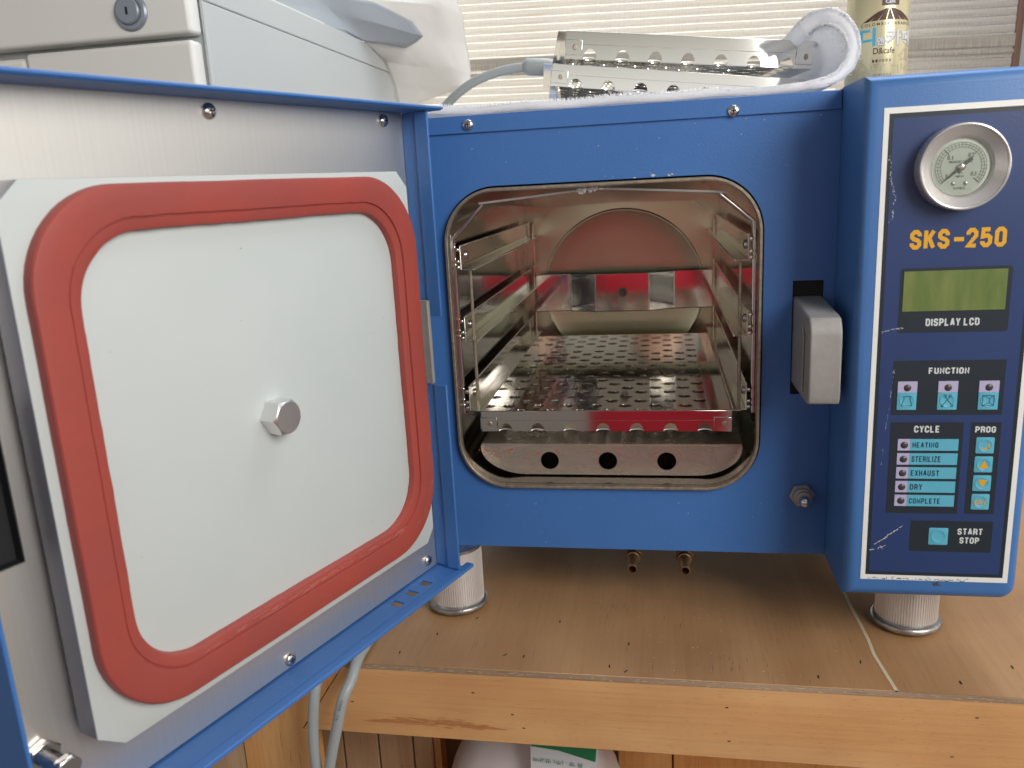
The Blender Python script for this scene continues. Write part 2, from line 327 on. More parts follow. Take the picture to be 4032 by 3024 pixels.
def block_text(s_, box, wt=.2, gap=.24):
    mb = MB(); x = 0; cw = .40; h = 1 - wt; st = wt
    for ch in s_:
        if ch == ' ': x += .30; continue
        w_ = 0 if ch == 'I' else (cw * 1.35 if ch == 'M' else cw)
        for pl in GLY[ch]:
            P = [Vector((x + st / 2 + a * w_, st / 2 + b * h)) for a, b in pl]; n = len(P); Lp = []; Rp = []
            for i in range(n):
                d0 = (P[i] - P[i - 1]).normalized() if i else None; d1 = (P[i + 1] - P[i]).normalized() if i < n - 1 else None
                d0 = d0 or d1; d1 = d1 or d0; n0 = Vector((-d0.y, d0.x)); n1 = Vector((-d1.y, d1.x)); m = (n0 + n1)
                m = m.normalized() if m.length > 1e-6 else n0; k = min(1.8, 1 / max(.3, m.dot(n0))); Lp.append(P[i] + m * st / 2 * k); Rp.append(P[i] - m * st / 2 * k)
            for i in range(n - 1): mb.add([(*Lp[i], 0), (*Rp[i], 0), (*Rp[i + 1], 0), (*Lp[i + 1], 0)], [(0, 1, 2, 3)])
        x += w_ + st + gap * .5
    spread(mb, (0, 0, 1), 8e-7)
    xs = [v[0] for v in mb.v]; ys = [v[1] for v in mb.v]; ax, bx, ay, by = min(xs), max(xs), min(ys), max(ys); x0, x1, y0, y1 = box
    mb.v = [(x0 + (a - ax) / (bx - ax) * (x1 - x0), y0 + (b - ay) / (by - ay) * (y1 - y0), c) for a, b, c in mb.v]
    return mb.mesh('lettering')
def flat(loops, z): # thin flat polygons (no thickness): list of loops -> MB at height z
    m = MB()
    for lp in loops: m.add([(a, b, z) for a, b in lp], [tuple(range(len(lp)))])
    return m
def ribbon(mb, pts, wd, z, closed=False):
    n = len(pts)
    rng_ = range(n if closed else n - 1)
    for i in rng_:
        a = Vector(pts[i]).to_2d(); b = Vector(pts[(i + 1) % n]).to_2d(); d = (b - a)
        if d.length < 1e-9: continue
        d.normalize(); q = Vector((-d.y, d.x)) * wd / 2; e = d * wd * .3
        mb.add([(*(a - e + q), z), (*(a - e - q), z), (*(b + e - q), z), (*(b + e + q), z)], [(0, 1, 2, 3)])
    return mb
def dup(root, label=None, mtx=None):
    c = root.copy(); COL.objects.link(c)
    if label: c['label'] = label
    for ch in list(root.children):
        d = ch.copy(); COL.objects.link(d); d.parent = c
        for g in ch.children: e = g.copy(); COL.objects.link(e); e.parent = d
    if mtx is not None: c.matrix_world = mtx
    return c
def screw_mb(fn, r=.0045, h=.0022, cross=True, seg=24):
    """pan head with a cross recess: fn(x,y,h)->xyz"""
    m = MB(); prof = [(r, 0), (r, h * .25), (r * .93, h * .55), (r * .75, h * .82), (r * .5, h * .96), (r * .28, h)]
    m.lathe(prof, (0, 0, 0), seg, fn)
    return m
def cross_mb(fn, r, h):
    m = MB(); a = r * .42; b = r * .11
    for p in (rect(-a, a, -b, b), rect(-b, b, -a, a)): m.prism(p, h * .9, h * 1.015, fn)
    return m
def hexmb(fn, r, h0, h1, cham=.12, rot=0, n=6):
    m = MB(); R_ = lambda rr: [(rr * math.cos(math.radians(60 * k + rot)), rr * math.sin(math.radians(60 * k + rot))) for k in range(6)]
    m.prism(R_(r), h0, h1, fn); return m

ZT = -0.295      # bench top
PY = -0.0741     # face of the control housing
# =================================================================== STERILIZER
S = thing('steam_sterilizer', 'blue benchtop steam sterilizer with its door open on the wooden bench', 'sterilizer', (.19, .2, ZT))
OP = (-0.0015, .2615, -.1741, .0920)      # opening in the front panel
front = sheet([rect(-.050, .3165, -.2315, .1475), rrect(*OP, .046, 12)[::-1], rect(.2843, .3079, -.0884, .0056)[::-1]], .0015, FRONT(.0015))
obj('front_panel', front, M['blue'], S)
g = MB()
# outer casing: sides, top, bottom, back (sheet walls)
g.box((-.050, .0016, .1460), (.4370, .470, .1478)); g.box((-.050, .0016, -.2315), (.4370, .470, -.2297))
g.box((-.0500, .0017, -.2296), (-.0485, .470, .1459)); g.box((.4355, .0016, -.2296), (.4370, .470, .1459)); g.box((-.0484, .4685, -.2296), (.4354, .470, .1459))
obj('casing', g, M['blue'], S)
lip = MB().box((-.052, -.0022, .1350), (.3160, -.0002, .1488)); lip.box((-.052, -.0002, .1479), (.3160, .02, .1488))
obj('lid_lip', lip, M['blue'], S, bevel=.0007)
for x, z in ((.0261, .1413), (.2364, .1387)):
    fn = lambda a, b, h, x=x, z=z: (x + a, -.0022 - h, z + b)
    s_ = obj('screw', screw_mb(fn, .0046, .0026), M['screw'], S); obj('screw_recess', cross_mb(fn, .0046, .0026), M['dark'], s_)
# chamber
def ring_tube(outer, inner, y0, y1):
    """hollow prism between two outlines with equal point counts"""
    n = len(outer); m = MB()
    vs = [(a, y0, b) for a, b in outer] + [(a, y0, b) for a, b in inner] + [(a, y1, b) for a, b in inner] + [(a, y1, b) for a, b in outer]
    fs = []
    for i in range(n):
        j = (i + 1) % n
        fs += [(i, j, n + j, n + i), (n + i, n + j, 2 * n + j, 2 * n + i), (2 * n + i, 2 * n + j, 3 * n + j, 3 * n + i), (3 * n + i, 3 * n + j, j, i)]
    return m.add(vs, fs)
CI = (.0, .260, -.1726, .0905)
def off(b, d): return (b[0] + d, b[1] - d, b[2] + d, b[3] - d)
obj('chamber_rim', ring_tube(rrect(*CI, .045, 14), rrect(*off(CI, .0026), .0424, 14), -.005, .0018), M['rim'], S, bevel=.0005)
obj('chamber_wall', ring_tube(rrect(*off(CI, .0004), .0446, 14), rrect(*off(CI, .0029), .0421, 14), .0020, .423), M['steel'], S)
bw = MB(); bw.prism(rrect(*off(CI, .003), .042, 14), .4235, .4255, lambda a, b, d: (a, d, b)); obj('chamber_back', bw, M['satin'], S)
fnb = lambda x, y, h: (.1308 + x, .4234 - h, -.0510 + y)
disc = MB().lathe([(.1062, 0), (.1056, .0046), (.1046, .0052), (.1030, .0049), (.1000, .0043), (.0800, .0027), (.0500, .0014), (.0200, .0009), (.0008, .0008)], (0, 0, 0), 96, fnb)
obj('back_disc', disc, M['satin'], S, ang=60)
# lower deflector with three holes
yb = .0205; pts = [(.0150, -.1405)]
for k in range(10):
    a = math.pi / 2 * k / 9; pts.append((.0570 - .0425 * math.cos(a), -.1425 - .0258 * math.sin(a)))
for k in range(10):
    a = math.pi / 2 * k / 9; pts.append((.2080 + .0410 * math.sin(a), -.1425 - .0258 * math.cos(a)))
pts.append((.2487, -.1405))
df = sheet([pts] + [circ(x, -.1550, .0084, 28)[::-1] for x in (.0783, .1313, .1837)], .0012, FRONT(yb + .0012))
lb = obj('deflector', df, M['baffle'], S)
sl = MB().prism([(.0150, -.1405), (.2487, -.1405), (.2487, -.1393), (.0150, -.1393)], 0, 1, lambda a, b, d: (a, yb + .0012 + d * .38, b + d * .012))
obj('deflector_shelf', sl, M['baffle'], lb)  # shelf lengthened rearward, unseen, to keep light off the deflector holes
for x in (.066, .118, .172, .226):
    obj('vent_nub', MB().lathe([(.0045, 0), (.0042, .0015), (.003, .0024), (.001, .0026)], (x, .06, -.1375), 16), M['baffle'], lb)
rs = MB()
for cx, cz, n_, sp in ((.0205, -.1455, 34, .006), (.029, -.1475, 22, .004), (.0415, -.1455, 26, .004)):
    for _ in range(n_):
        a = cx + random.gauss(0, sp * .6); b = cz + random.gauss(0, .0022) - abs(random.gauss(0, .001)); r_ = random.uniform(.0002, .0009)
        if b > -.1412: b = -.142
        rs.add([(a + r_ * random.uniform(.5, 1.5) * math.cos(t), yb - .00012, b + r_ * random.uniform(.4, 1) * math.sin(t)) for t in (0, 1, 2, 3, 4, 5)], [(0, 1, 2, 3, 4, 5)])
for cx in (.0783, .1313, .1837):
    for sd in (-1, 1):
        for k in range(16):
            a = cx + sd * (.0062 + .0075 * random.random()); b = -.1462 - .35 * (abs(a - cx) - .006) + random.gauss(0, .0006); r_ = random.uniform(.0002, .0006)
            if (a - cx) ** 2 + (b + .155) ** 2 < .0086 ** 2: continue
            rs.add([(a + 2 * r_ * math.cos(t), yb - .00012, b + r_ * .5 * math.sin(t)) for t in (0, 1, 2, 3, 4, 5)], [(0, 1, 2, 3, 4, 5)])
spread(rs, (0, -1, 0)); obj('rust_marks', rs, M['rust'], lb)['kind'] = 'stuff'
# near-black backing painted as the slot's shade, latch handle
rc = MB().box((.2838, .0035, -.089), (.3084, .006, .0061)); rc.box((.2826, .0016, -.089), (.2838, .05, .0061)); rc.box((.3084, .0016, -.089), (.3096, .05, .0061))
obj('latch_recess_shade', rc, M['dark'], S)
prof = [(.030, -.0060), (-.012, -.0085), (-.0640, -.0118), (-.0725, -.0128), (-.0780, -.0200), (-.0790, -.0250), (-.0790, -.0700), (-.0768, -.0762), (-.0700, -.0775), (.030, -.0790)]
hd = MB().prism(prof, .2853, .3076, lambda a, b, d: (d, a, b))
h_ = obj('latch_handle', hd, M['cast'], S, bevel=.0014, seg=3)
gr = MB().prism([(-.058, -.028), (-.052, -.0225), (-.046, -.028), (-.046, -.072), (-.058, -.072)], .2838, .2852, lambda a, b, d: (d, a, b))
obj('grip_rib', gr, M['cast'], h_, bevel=.0006)
# door switch pin
fs_ = lambda a, b, h: (.2960 + a, -.0002 - h, -.1764 + b)
hx = obj('door_switch', hexmb(fs_, .0105, 0, .0045, rot=8), M['cast'], S, bevel=.0009)
obj('switch_collar', MB().lathe([(.0075, .0046), (.0075, .0085), (.0062, .0095), (.0062, .0125), (.0048, .0130)], 0, 28, fs_), M['cast'], hx)
obj('switch_pin', MB().lathe([(.0042, .0131), (.0042, .0185), (.0036, .0205), (.0020, .0218), (.0006, .0221)], 0, 24, fs_), M['screw'], hx)
# drain barbs under the body
for x, dx in ((.1525, .0028), (.1990, .0028)):
    fd = lambda a, b, h, x=x: (x + a, .026 - h, -.2475 + b)
    b_ = obj('drain_barb', hexmb(fd, .0085, 0, .006, rot=20), M['brass'], S, bevel=.0006)
    tb = MB().lathe([(.0064, .0061), (.0060, .010), (.0048, .0105), (.0045, .030), (.0047, .033), (.0034, .0332), (.0032, .020)], 0, 24, fd)
    obj('barb_tube', tb, M['brass'], b_)
    obj('barb_mount', MB().box((x - .006, .026, -.2540), (x + .006, .040, -.2312)), M['brass'], b_)
# feet
NR = 72
def foot(x, y):
    f = MB(); n = NR * 4
    rm = lambda k: 1 - .045 * (k % 4 in (0, 3))
    f.lathe([(.0246, ZT + .0085), (.0250, ZT + .0095), (.0250, -.2345)], (x, y, 0), n, None, rm)
    o = obj('foot', f, M['ribbed'], S, ang=20)
    r = MB(); pr = []
    for k in range(9):
        a = -math.pi / 2 + math.pi * k / 8; pr.append((.0250 + .0036 * math.cos(a), .0043 + .0036 * math.sin(a)))
    r.lathe([(.021, .0004)] + pr + [(.0205, .0083)], (x, y, ZT + .0006), 64)
    obj('foot_ring', r, M['zinc'], o)
    obj('foot_cap', MB().lathe([(.0252, 0), (.0252, .0028)], (x, y, -.2343), 48), M['zinc'], o)
for x, y in ((.3865, .004), (-.0135, .006), (.3865, .420), (-.0135, .420)): foot(x, y)

# ------------------------------------------------------------------ control housing
pod = MB().box((.3166, PY, -.2315), (.4405, -.0003, .1505))
me = pod.mesh('control_housing'); bm = bmesh.new(); bm.from_mesh(me)
def sel(f): return [e for e in bm.edges if f((e.verts[0].co + e.verts[1].co) / 2, (e.verts[0].co - e.verts[1].co).normalized())]
# strong corner between bottom and right side, softer edges all round the face
ed = sel(lambda c, d: abs(d.y) > .9 and c.x > .4); bmesh.ops.bevel(bm, geom=ed, offset=.012, segments=6, affect='EDGES', profile=.5)
ed = [e for e in bm.edges if abs((e.verts[0].co - e.verts[1].co).y) < 1e-6 and (e.verts[0].co.y < PY + 1e-5)]
bmesh.ops.bevel(bm, geom=ed, offset=.0085, segments=6, affect='EDGES', profile=.5)
bm.to_mesh(me); bm.free()
POD = obj('control_housing', me, M['blue_pod'], S, ang=50)
ps = MB().box((.3167, -.0002, .1479), (.4404, .30, .1504)); obj('housing_top', ps, M['blue_pod'], POD, bevel=.0008)
def lay(name, loops, k, m, parent=POD, t=None):
    """printed layer k (0.16 mm apart) on the housing face; real thin solid"""
    y = PY - .00016 * k
    me = sheet(loops, .00012, FRONT(y)); return obj(name, me, m, parent)
FR = (.3288, .4325, -.2162, .1292)
lay('label_border', [rect(*FR), rect(.3322, .4290, -.2122, .1253)[::-1]], 1, M['frame_white'])
lay('label_margin', [rect(.3322, .4290, -.2122, .1253)], 1, M['slate'])
lay('label_field', [rect(.3348, .4262, -.2095, .1222)], 2, M['navy'])
blk = M['slate']
lay('display_surround', [rrect(.3452, .4170, -.0245, .0211, .002, 4)], 3, blk)
for b in ((.3440, .4182, -.0850, -.0448), (.3444, .3937, -.1613, -.0907), (.3988, .4186, -.1610, -.0908), (.3624, .4190, -.1918, -.1671)):
    lay('label_block', [rect(*b)], 3, blk)
def txt(s, box, m, k=5, bold=.02, name='lettering', parent=POD, **kw):
    me = block_text(s, box, bold); me.transform(FRONT(PY - .00016 * k)); return obj(name, me, m, parent)
txt('SKS-250', (.3497, .4112, .0340, .0474), M['orange'], 4, .215)
txt('DISPLAY LCD', (.3634, .3985, -.0200, -.0146), M['letter_white'], 4, .205)
txt('FUNCTION', (.3676, .3945, -.0550, -.0498), M['letter_white'], 4, .205)
txt('CYCLE', (.3604, .3774, -.0985, -.0933), M['letter_white'], 4, .205)
txt('PROG', (.4016, .4153, -.0985, -.0938), M['letter_white'], 4, .205)
txt('START', (.3952, .4122, -.1779, -.1728), M['letter_white'], 4, .205)
txt('STOP', (.3970, .4105, -.1849, -.1799), M['letter_white'], 4, .205)
# display
lcd = obj('display_glass', sheet([rect(.3473, .4140, -.0092, .0190)], .0004, FRONT(PY - .0006)), M['lcd'], POD)
# function keys
def led(x, z, r=.0026, k=5):
    fn = lambda a, b, h: (x + a, PY - .0009 - h, z + b)
    o = MB().lathe([(r, -.0004), (r, .0002), (r * .8, .0007), (r * .4, .0010), (r * .1, .0011)], 0, 20, fn); return obj('indicator_lamp', o, M['led'], POD)
def key(x0, x1, z0, z1, rr=.0006, name='key'):
    o = obj(name, sheet([rrect(x0, x1, z0, z1, rr, 3)], .0005, FRONT(PY - .0006), bevel=.00008), M['cyan'], POD); return o
def domed(x, z, r, parent):
    fn = lambda a, b, h: (x + a, PY - .00111 - h, z + b)
    return MB().lathe([(r, 0), (r * .985, .00022), (r * .93, .00026), (r * .90, .00018), (r * .3, .00018)], 0, 28, fn)
def raised(parts): # icon polylines/polygons lifted onto a dome
    return FRONT(PY - .0014)
for i, x0 in enumerate((.3475, .3747, .4017)):
    x1 = x0 + .0131
    obj('key_lamp_tab', sheet([rect(x0, x1, -.0682, -.0600)], .0005, FRONT(PY - .0006)), M['lilac'], POD)
    k_ = key(x0, x1, -.0812, -.0683, .0003, 'function_key')
    cx = (x0 + x1) / 2; cz = -.0744; led(cx, -.0648)
    obj('key_dome', domed(cx, cz, .0050, POD), M['cyan'], POD)
    ic = MB(); z = 0
    if i == 0: ribbon(ic, [(cx - .0025, cz + .0033), (cx + .0027, cz + .0033), (cx + .0018, cz + .0018), (cx + .0036, cz - .0036), (cx - .0036, cz - .0036), (cx - .0018, cz + .0018)], .00035, 0, True)
    elif i == 1:
        ribbon(ic, [(cx - .0016, cz + .0030), (cx + .0028, cz - .0030)], .00035, 0); ribbon(ic, [(cx + .0016, cz + .0030), (cx - .0028, cz - .0030)], .00035, 0)
        for sx, sz in ((-.0017, .0036), (.0017, .0036), (-.0032, -.0036), (.0032, -.0036)):
            ribbon(ic, [(cx + sx - .0006, cz + sz - .0008), (cx + sx + .0006, cz + sz - .0008), (cx + sx + .0006, cz + sz + .0008), (cx + sx - .0006, cz + sz + .0008)], .0003, 0, True)
    else:
        q = .0037; ribbon(ic, [(cx - q, cz - q), (cx + q, cz - q), (cx + q, cz + q), (cx - q, cz + q)], .00035, 0, True)
        ribbon(ic, [(cx - q, cz + q), (cx + .0008, cz + .0015), (cx + .0008, cz - .0015), (cx - q, cz - q)], .0003, 0)
        ribbon(ic, [(cx + q, cz + q), (cx + .0008, cz + .0015)], .0003, 0); ribbon(ic, [(cx + q, cz - q), (cx + .0008, cz - .0015)], .0003, 0)
    me = ic.mesh('key_symbol'); me.transform(FRONT(PY - .00145)); obj('key_symbol', me, M['ink'], POD)
for i, s in enumerate(('HEATING', 'STERILIZE', 'EXHAUST', 'DRY', 'COMPLETE')):
    z1 = -.1034 - i * .01085; z0 = z1 - .0088
    obj('cycle_lamp_tab', sheet([rect(.3498, .3583, z0, z1)], .0004, FRONT(PY - .0006)), M['lilac'], POD)
    obj('cycle_strip', sheet([rect(.3584, .3910, z0, z1)], .0004, FRONT(PY - .0006)), M['cyan'], POD)
    led(.3543, (z0 + z1) / 2 - .0002)
    wd = (.0177, .0196, .0194, .0086, .0213)[i]
    me = block_text(s, (.3599, .3599 + wd, z0 + .0021, z0 + .0066), .175, .34); me.transform(FRONT(PY - .00106)); obj('lettering', me, M['ink'], POD)
for i in range(4):
    z1 = -.1020 - i * .01447; z0 = z1 - .0121; x0, x1 = .4027, .4149
    key(x0, x1, z0, z1, .0009, 'program_key'); cx = (x0 + x1) / 2; cz = (z0 + z1) / 2
    obj('key_dome', domed(cx, cz, .0048, POD), M['cyan'], POD)
    ic = MB()
    if i == 0: ribbon(ic, [(cx - .002, cz - .0022), (cx + .0024, cz - .0022), (cx + .0024, cz + .0014)], .0009, 0)
    elif i == 1: ic.add([(cx - .0032, cz - .0028, 0), (cx + .0034, cz - .0028, 0), (cx + .0003, cz + .0030, 0)], [(0, 1, 2)])
    elif i == 2: ic.add([(cx - .0030, cz + .0028, 0), (cx + .0036, cz + .0028, 0), (cx + .0002, cz - .0030, 0)], [(0, 2, 1)])
    if i < 3: me = ic.mesh('key_symbol')
    else: me = block_text('DRY', (cx - .0040, cx + .0040, cz - .0022, cz + .0014), .17)
    me.transform(FRONT(PY - .00145)); obj('key_symbol' if i < 3 else 'lettering', me, M['orange'], POD)
key(.3753, .3887, -.1862, -.1727, .0008, 'start_key'); obj('key_dome', domed(.3821, -.1793, .0052, POD), M['cyan'], POD)
# scratches in the label
sm = MB()
def scratch(pts, wd, dens, jit=.0004):
    for i in range(len(pts) - 1):
        a, b = pts[i], pts[i + 1]; L_ = math.dist(a, b); n = max(1, int(L_ * dens))
        for k in range(n):
            t = random.random(); x = a[0] + (b[0] - a[0]) * t + random.gauss(0, jit); z = a[1] + (b[1] - a[1]) * t + random.gauss(0, jit)
            th = math.atan2(b[1] - a[1], b[0] - a[0]) + random.gauss(0, .35); l = random.uniform(.0002, .0012); q = wd * random.uniform(.3, 1)
            c, s = math.cos(th), math.sin(th)
            sm.add([(x - l * c, 0, z - l * s), (x + q * s, 0, z - q * c), (x + l * c, 0, z + l * s), (x - q * s, 0, z + q * c)], [(0, 1, 2, 3)])
scratch([(.3337, .097), (.3350, .083), (.3385, .069), (.3375, .060), (.3350, .052)], .00025, 1100, .0005)
scratch([(.3300, -.0258), (.3400, -.0222), (.3500, -.0205)], .0002, 1700, .0003)
scratch([(.3440, -.050), (.3420, -.085), (.3400, -.105), (.3388, -.125)], .00016, 420, .0003)
scratch([(.3372, -.1870), (.3430, -.1830), (.3565, -.1715)], .0003, 2300, .0003)
scratch([(.3345, -.1915), (.3370, -.1915)], .0003, 2200); scratch([(.3395, -.191), (.3440, -.188)], .0003, 2600, .0008)
spread(sm, (0, -1, 0)); me = sm.mesh('scratches'); me.transform(Matrix.Translation((0, PY - .0009, 0))); o = obj('scratches', me, M['letter_white'], POD); o['kind'] = 'stuff'

# ------------------------------------------------------------------ pressure gauge (a part of the sterilizer)
GX, GZ = .3778, .0882
fg = lambda a, b, h: (GX + a, PY - .0004 - h, GZ + b)
def ring_l(prof, n=80):
    m = MB(); vs = []; fs = []; k_ = len(prof)
    for r, h in prof:
        for k in range(n):
            a = 2 * math.pi * k / n; vs.append(fg(r * math.cos(a), r * math.sin(a), h))
    for i in range(k_):
        for k in range(n): j = (i + 1) % k_; fs.append((i * n + k, i * n + (k + 1) % n, j * n + (k + 1) % n, j * n + k))
    return m.add(vs, fs)
G = obj('pressure_gauge', ring_l([(.0283, 0), (.0283, .0112), (.0279, .0126), (.0270, .0130), (.0262, .0126), (.0262, 0)]), M['bezel_rim'], S, ang=50)
obj('gauge_bezel', ring_l([(.0261, .0004), (.0261, .0122), (.0192, .0062), (.0188, .0058), (.0188, .0004)]), M['bezel'], G, ang=20)
obj('gauge_dial', MB().lathe([(.0187, .0010), (.0187, .0040), (.0006, .0040)], 0, 64, fg), M['dial'], G)
def gface(me, h=.0043): me.transform(basis((GX, PY - .0004 - h, GZ), (1, 0, 0), (0, 0, 1), (0, -1, 0))); return me
tk = MB()
for r in (.0160, .0145, .0128): ribbon(tk, [(r * math.cos(math.radians(a)), r * math.sin(math.radians(a))) for a in range(222, -46, -6)], .00022, 0)
for k in range(31):
    a = math.radians(222 - 264 * k / 30); big = k % 10 == 0
    r0, r1 = (.0110, .0160) if big else (.0128, .0160)
    ribbon(tk, [(r0 * math.cos(a), r0 * math.sin(a)), (r1 * math.cos(a), r1 * math.sin(a))], .0004 if big else .0002, 0)
obj('dial_scale', gface(tk.mesh('dial_scale')), M['grey_ink'], G)
for s, b in (('0', (-.0092, -.0080, -.0068, -.0044)), ('0.1', (-.0088, -.0054, .0048, .0076)), ('0.2', (.0040, .0076, .0062, .0090)), ('0.3', (.0064, .0098, -.0060, -.0034)),
             ('PRESSURE GAUGE', (-.0075, .0068, .0026, .0042)), ('MPa', (-.0018, .0012, -.0042, -.0029)), ('kgf/cm²', (-.0028, .0024, -.0070, -.0052)), ('KONICS', (-.0036, .0034, -.0146, -.0131))):
    obj('lettering', gface(text_mesh(s, b, .01, 0)), M['grey_ink'], G)
nd = MB(); a = math.radians(221)
dv = Vector((math.cos(a), math.sin(a))); nv = Vector((-dv.y, dv.x))
P_ = [dv * .0150 + nv * .00012, dv * .0040 + nv * .0009, nv * .0010, -dv * .0080 + nv * .0011, -dv * .0088, -dv * .0080 - nv * .0011, -nv * .0010, dv * .0040 - nv * .0009, dv * .0150 - nv * .00012]
nd.prism([tuple(p) for p in P_], .0049, .0053, fg); obj('gauge_needle', nd, M['needle'], G)
obj('needle_hub', MB().lathe([(.0024, .0048), (.0024, .0064), (.0018, .0068), (.0004, .0069)], 0, 24, fg), M['bezel_rim'], G)
for sx in (-.0042, .0036):
    obj('dial_screw', MB().lathe([(.0013, .0041), (.0013, .0046), (.0009, .0050), (.0002, .0051)], 0, 16, lambda x, y, h, sx=sx: fg(x + sx, y - .0108, h)), M['screw'], G)
obj('gauge_glass', MB().lathe([(.0187, .0070), (.0187, .0074)], 0, 64, fg), M['glass'], G)

fk = MB(); rf_ = random.Random(21)
for _ in range(46):
    x, z = rf_.uniform(.02, .31), rf_.uniform(.093, .134) if rf_.random() < .6 else rf_.uniform(-.228, -.18); r_ = rf_.uniform(.00012, .0004)
    fk.add([(x + r_ * rf_.uniform(.5, 1.4) * math.cos(k), -.00015, z + r_ * math.sin(k)) for k in range(6)], [tuple(range(6))])
for x, z, r_ in ((.1745, .0935, .0011), (.1875, .0932, .0009), (.1895, .0938, .0006), (.160, .0925, .0005)):
    for _ in range(5): fk.add([(x + rf_.gauss(0, .0006) + r_ * rf_.uniform(.5, 1.2) * math.cos(k), -.0052, z + r_ * math.sin(k)) for k in range(6)], [tuple(range(6))])
spread(fk, (0, -1, 0)); o = obj('dust_flecks', fk, M['letter_white'], S); o['kind'] = 'stuff'
gm = MB()
for _ in range(70):
    x = rf_.uniform(.333, .405); z = -.2150 + rf_.gauss(0, .0005); l = rf_.uniform(.0003, .0016)
    gm.add([(x - l, PY - .0004, z), (x, PY - .0004, z - .00022), (x + l, PY - .0004, z + rf_.gauss(0, .0002)), (x, PY - .0004, z + .00022)], [(0, 1, 2, 3)])
for _ in range(26):
    x = .3840 + rf_.gauss(0, .0014); z = -.2190 + rf_.gauss(0, .0010); l = rf_.uniform(.0003, .0010)
    gm.add([(x + l * math.cos(k), PY - .00012, z + l * .8 * math.sin(k)) for k in range(6)], [tuple(range(6))])
spread(gm, (0, -1, 0)); o = obj('grime_marks', gm, mat('grime', (.05, .06, .07), .7), POD); o['kind'] = 'stuff'

# =================================================================== DOOR (part of the sterilizer)
TH = math.radians(20.378)
Uv = Vector((-math.sin(TH), -math.cos(TH), 0)); Wv = Vector((math.cos(TH), -math.sin(TH), 0))
DM = basis((-.0057, -.0825, 0), -Uv, (0, 0, 1), Wv)       # local x = -u, y = z, z = w
WP = -.0220                                                # face of the aluminium lining
D = obj('door', sheet([rect(-.3345, .0335, -.2275, .1505), rect(-.3310, -.3055, -.0775, .0020)[::-1]], .0015, Matrix.Translation((0, 0, WP - .0015))), M['alu'], S, local=True)
D.matrix_parent_inverse = world_of(S).inverted(); D.matrix_local = DM
D.matrix_parent_inverse = Matrix.Identity(4); D.matrix_basis = world_of(S).inverted() @ DM
def dobj(name, g, m, parent=None, **kw): return obj(name, g, m, parent or D, local=True, **kw)
# outer shell
sh = MB().box((-.3375, -.2310, WP - .030), (.0365, .1540, WP - .0285)); dobj('door_shell', sh, M['blue'])
nb = MB().box((-.3330, -.0800, WP - .0090), (-.3040, .0040, WP - .0085)); nb.box((-.3330, -.0800, WP - .0085), (-.3312, .0040, WP - .0016)); nb.box((-.3053, -.0800, WP - .0085), (-.3040, .0040, WP - .0016)); nb.box((-.3312, -.0800, WP - .0085), (-.3053, -.0777, WP - .0016)); dobj('latch_slot_shade', nb, M['dark'])  # near-black box added as the painted shade inside the latch slot
# top / bottom / hinge / latch flanges
tf = MB().box((-.3380, .1500, WP - .030), (.0300, .1528, .0075)); tf.box((-.3380, .1508, .0075), (.0420, .1530, .0090)); tf.box((.0300, .1502, -.006), (.0420, .1528, .0075))
dobj('top_flange', tf, M['blue'], bevel=.0009)
zb = -.2290; sx_ = (-.0035, -.0220, -.0405)
bf = sheet([rect(-.3360, .0370, WP - .029, .0000)] + [rect(x - .0075, x + .0000, -.0170, -.0060)[::-1] for x in (.0010, -.0180, -.0375)], .0016,
           basis((0, zb, 0), (1, 0, 0), (0, 0, 1), (0, -1, 0)))
dobj('bottom_flange', bf, M['blue'])
bl = MB().box((-.3360, zb - .0020, .0001), (.0435, zb + .0011, .0075)); dobj('bottom_flange_lip', bl, M['blue'], bevel=.0005)
for (y0, y1) in ((-.0070, .1500), (-.2270, -.0640)):
    hf = MB().box((.0290, y0, WP + .0004), (.0312, y1, -.0085)); hf.box((.0268, y0, -.0085), (.0290, y1, .0035)); dobj('hinge_flange', hf, M['blue'], bevel=.0005)
lf = MB().box((-.3372, -.2285, WP - .028), (-.3350, .1498, .0070)); dobj('latch_flange', lf, M['blue'], bevel=.0006)
# hinge leaf and knuckles
hl = MB().box((.0225, -.0620, WP + .0004), (.0262, .0060, -.0060)); dobj('hinge_leaf', hl, M['cast'], bevel=.0006)
hk = MB().box((.0250, -.058, WP - .018), (.0290, -.004, WP - .0002)); dobj('hinge_block', hk, M['cast'], bevel=.001)
# pressure plate
pl = [(-.2870, .1060), (-.0110, .1060), (0, .0945), (0, -.1775), (-.0090, -.1880), (-.2850, -.1880), (-.2993, -.1765), (-.2993, .0945)]
pm = sheet([pl[::-1]], .0155, Matrix.Translation((0, 0, -.0155)), bevel=.0005)
PL = dobj('pressure_plate', pm, M['plate'])
for f in PL.data.polygons: pass
PL.data.materials.append(M['plate_side'])
for f in PL.data.polygons:
    if f.normal.z < .3: f.material_index = 1
dobj('plate_spacer', MB().box((-.27, -.16, WP + .0003), (-.03, .08, -.0158)), M['dark'])
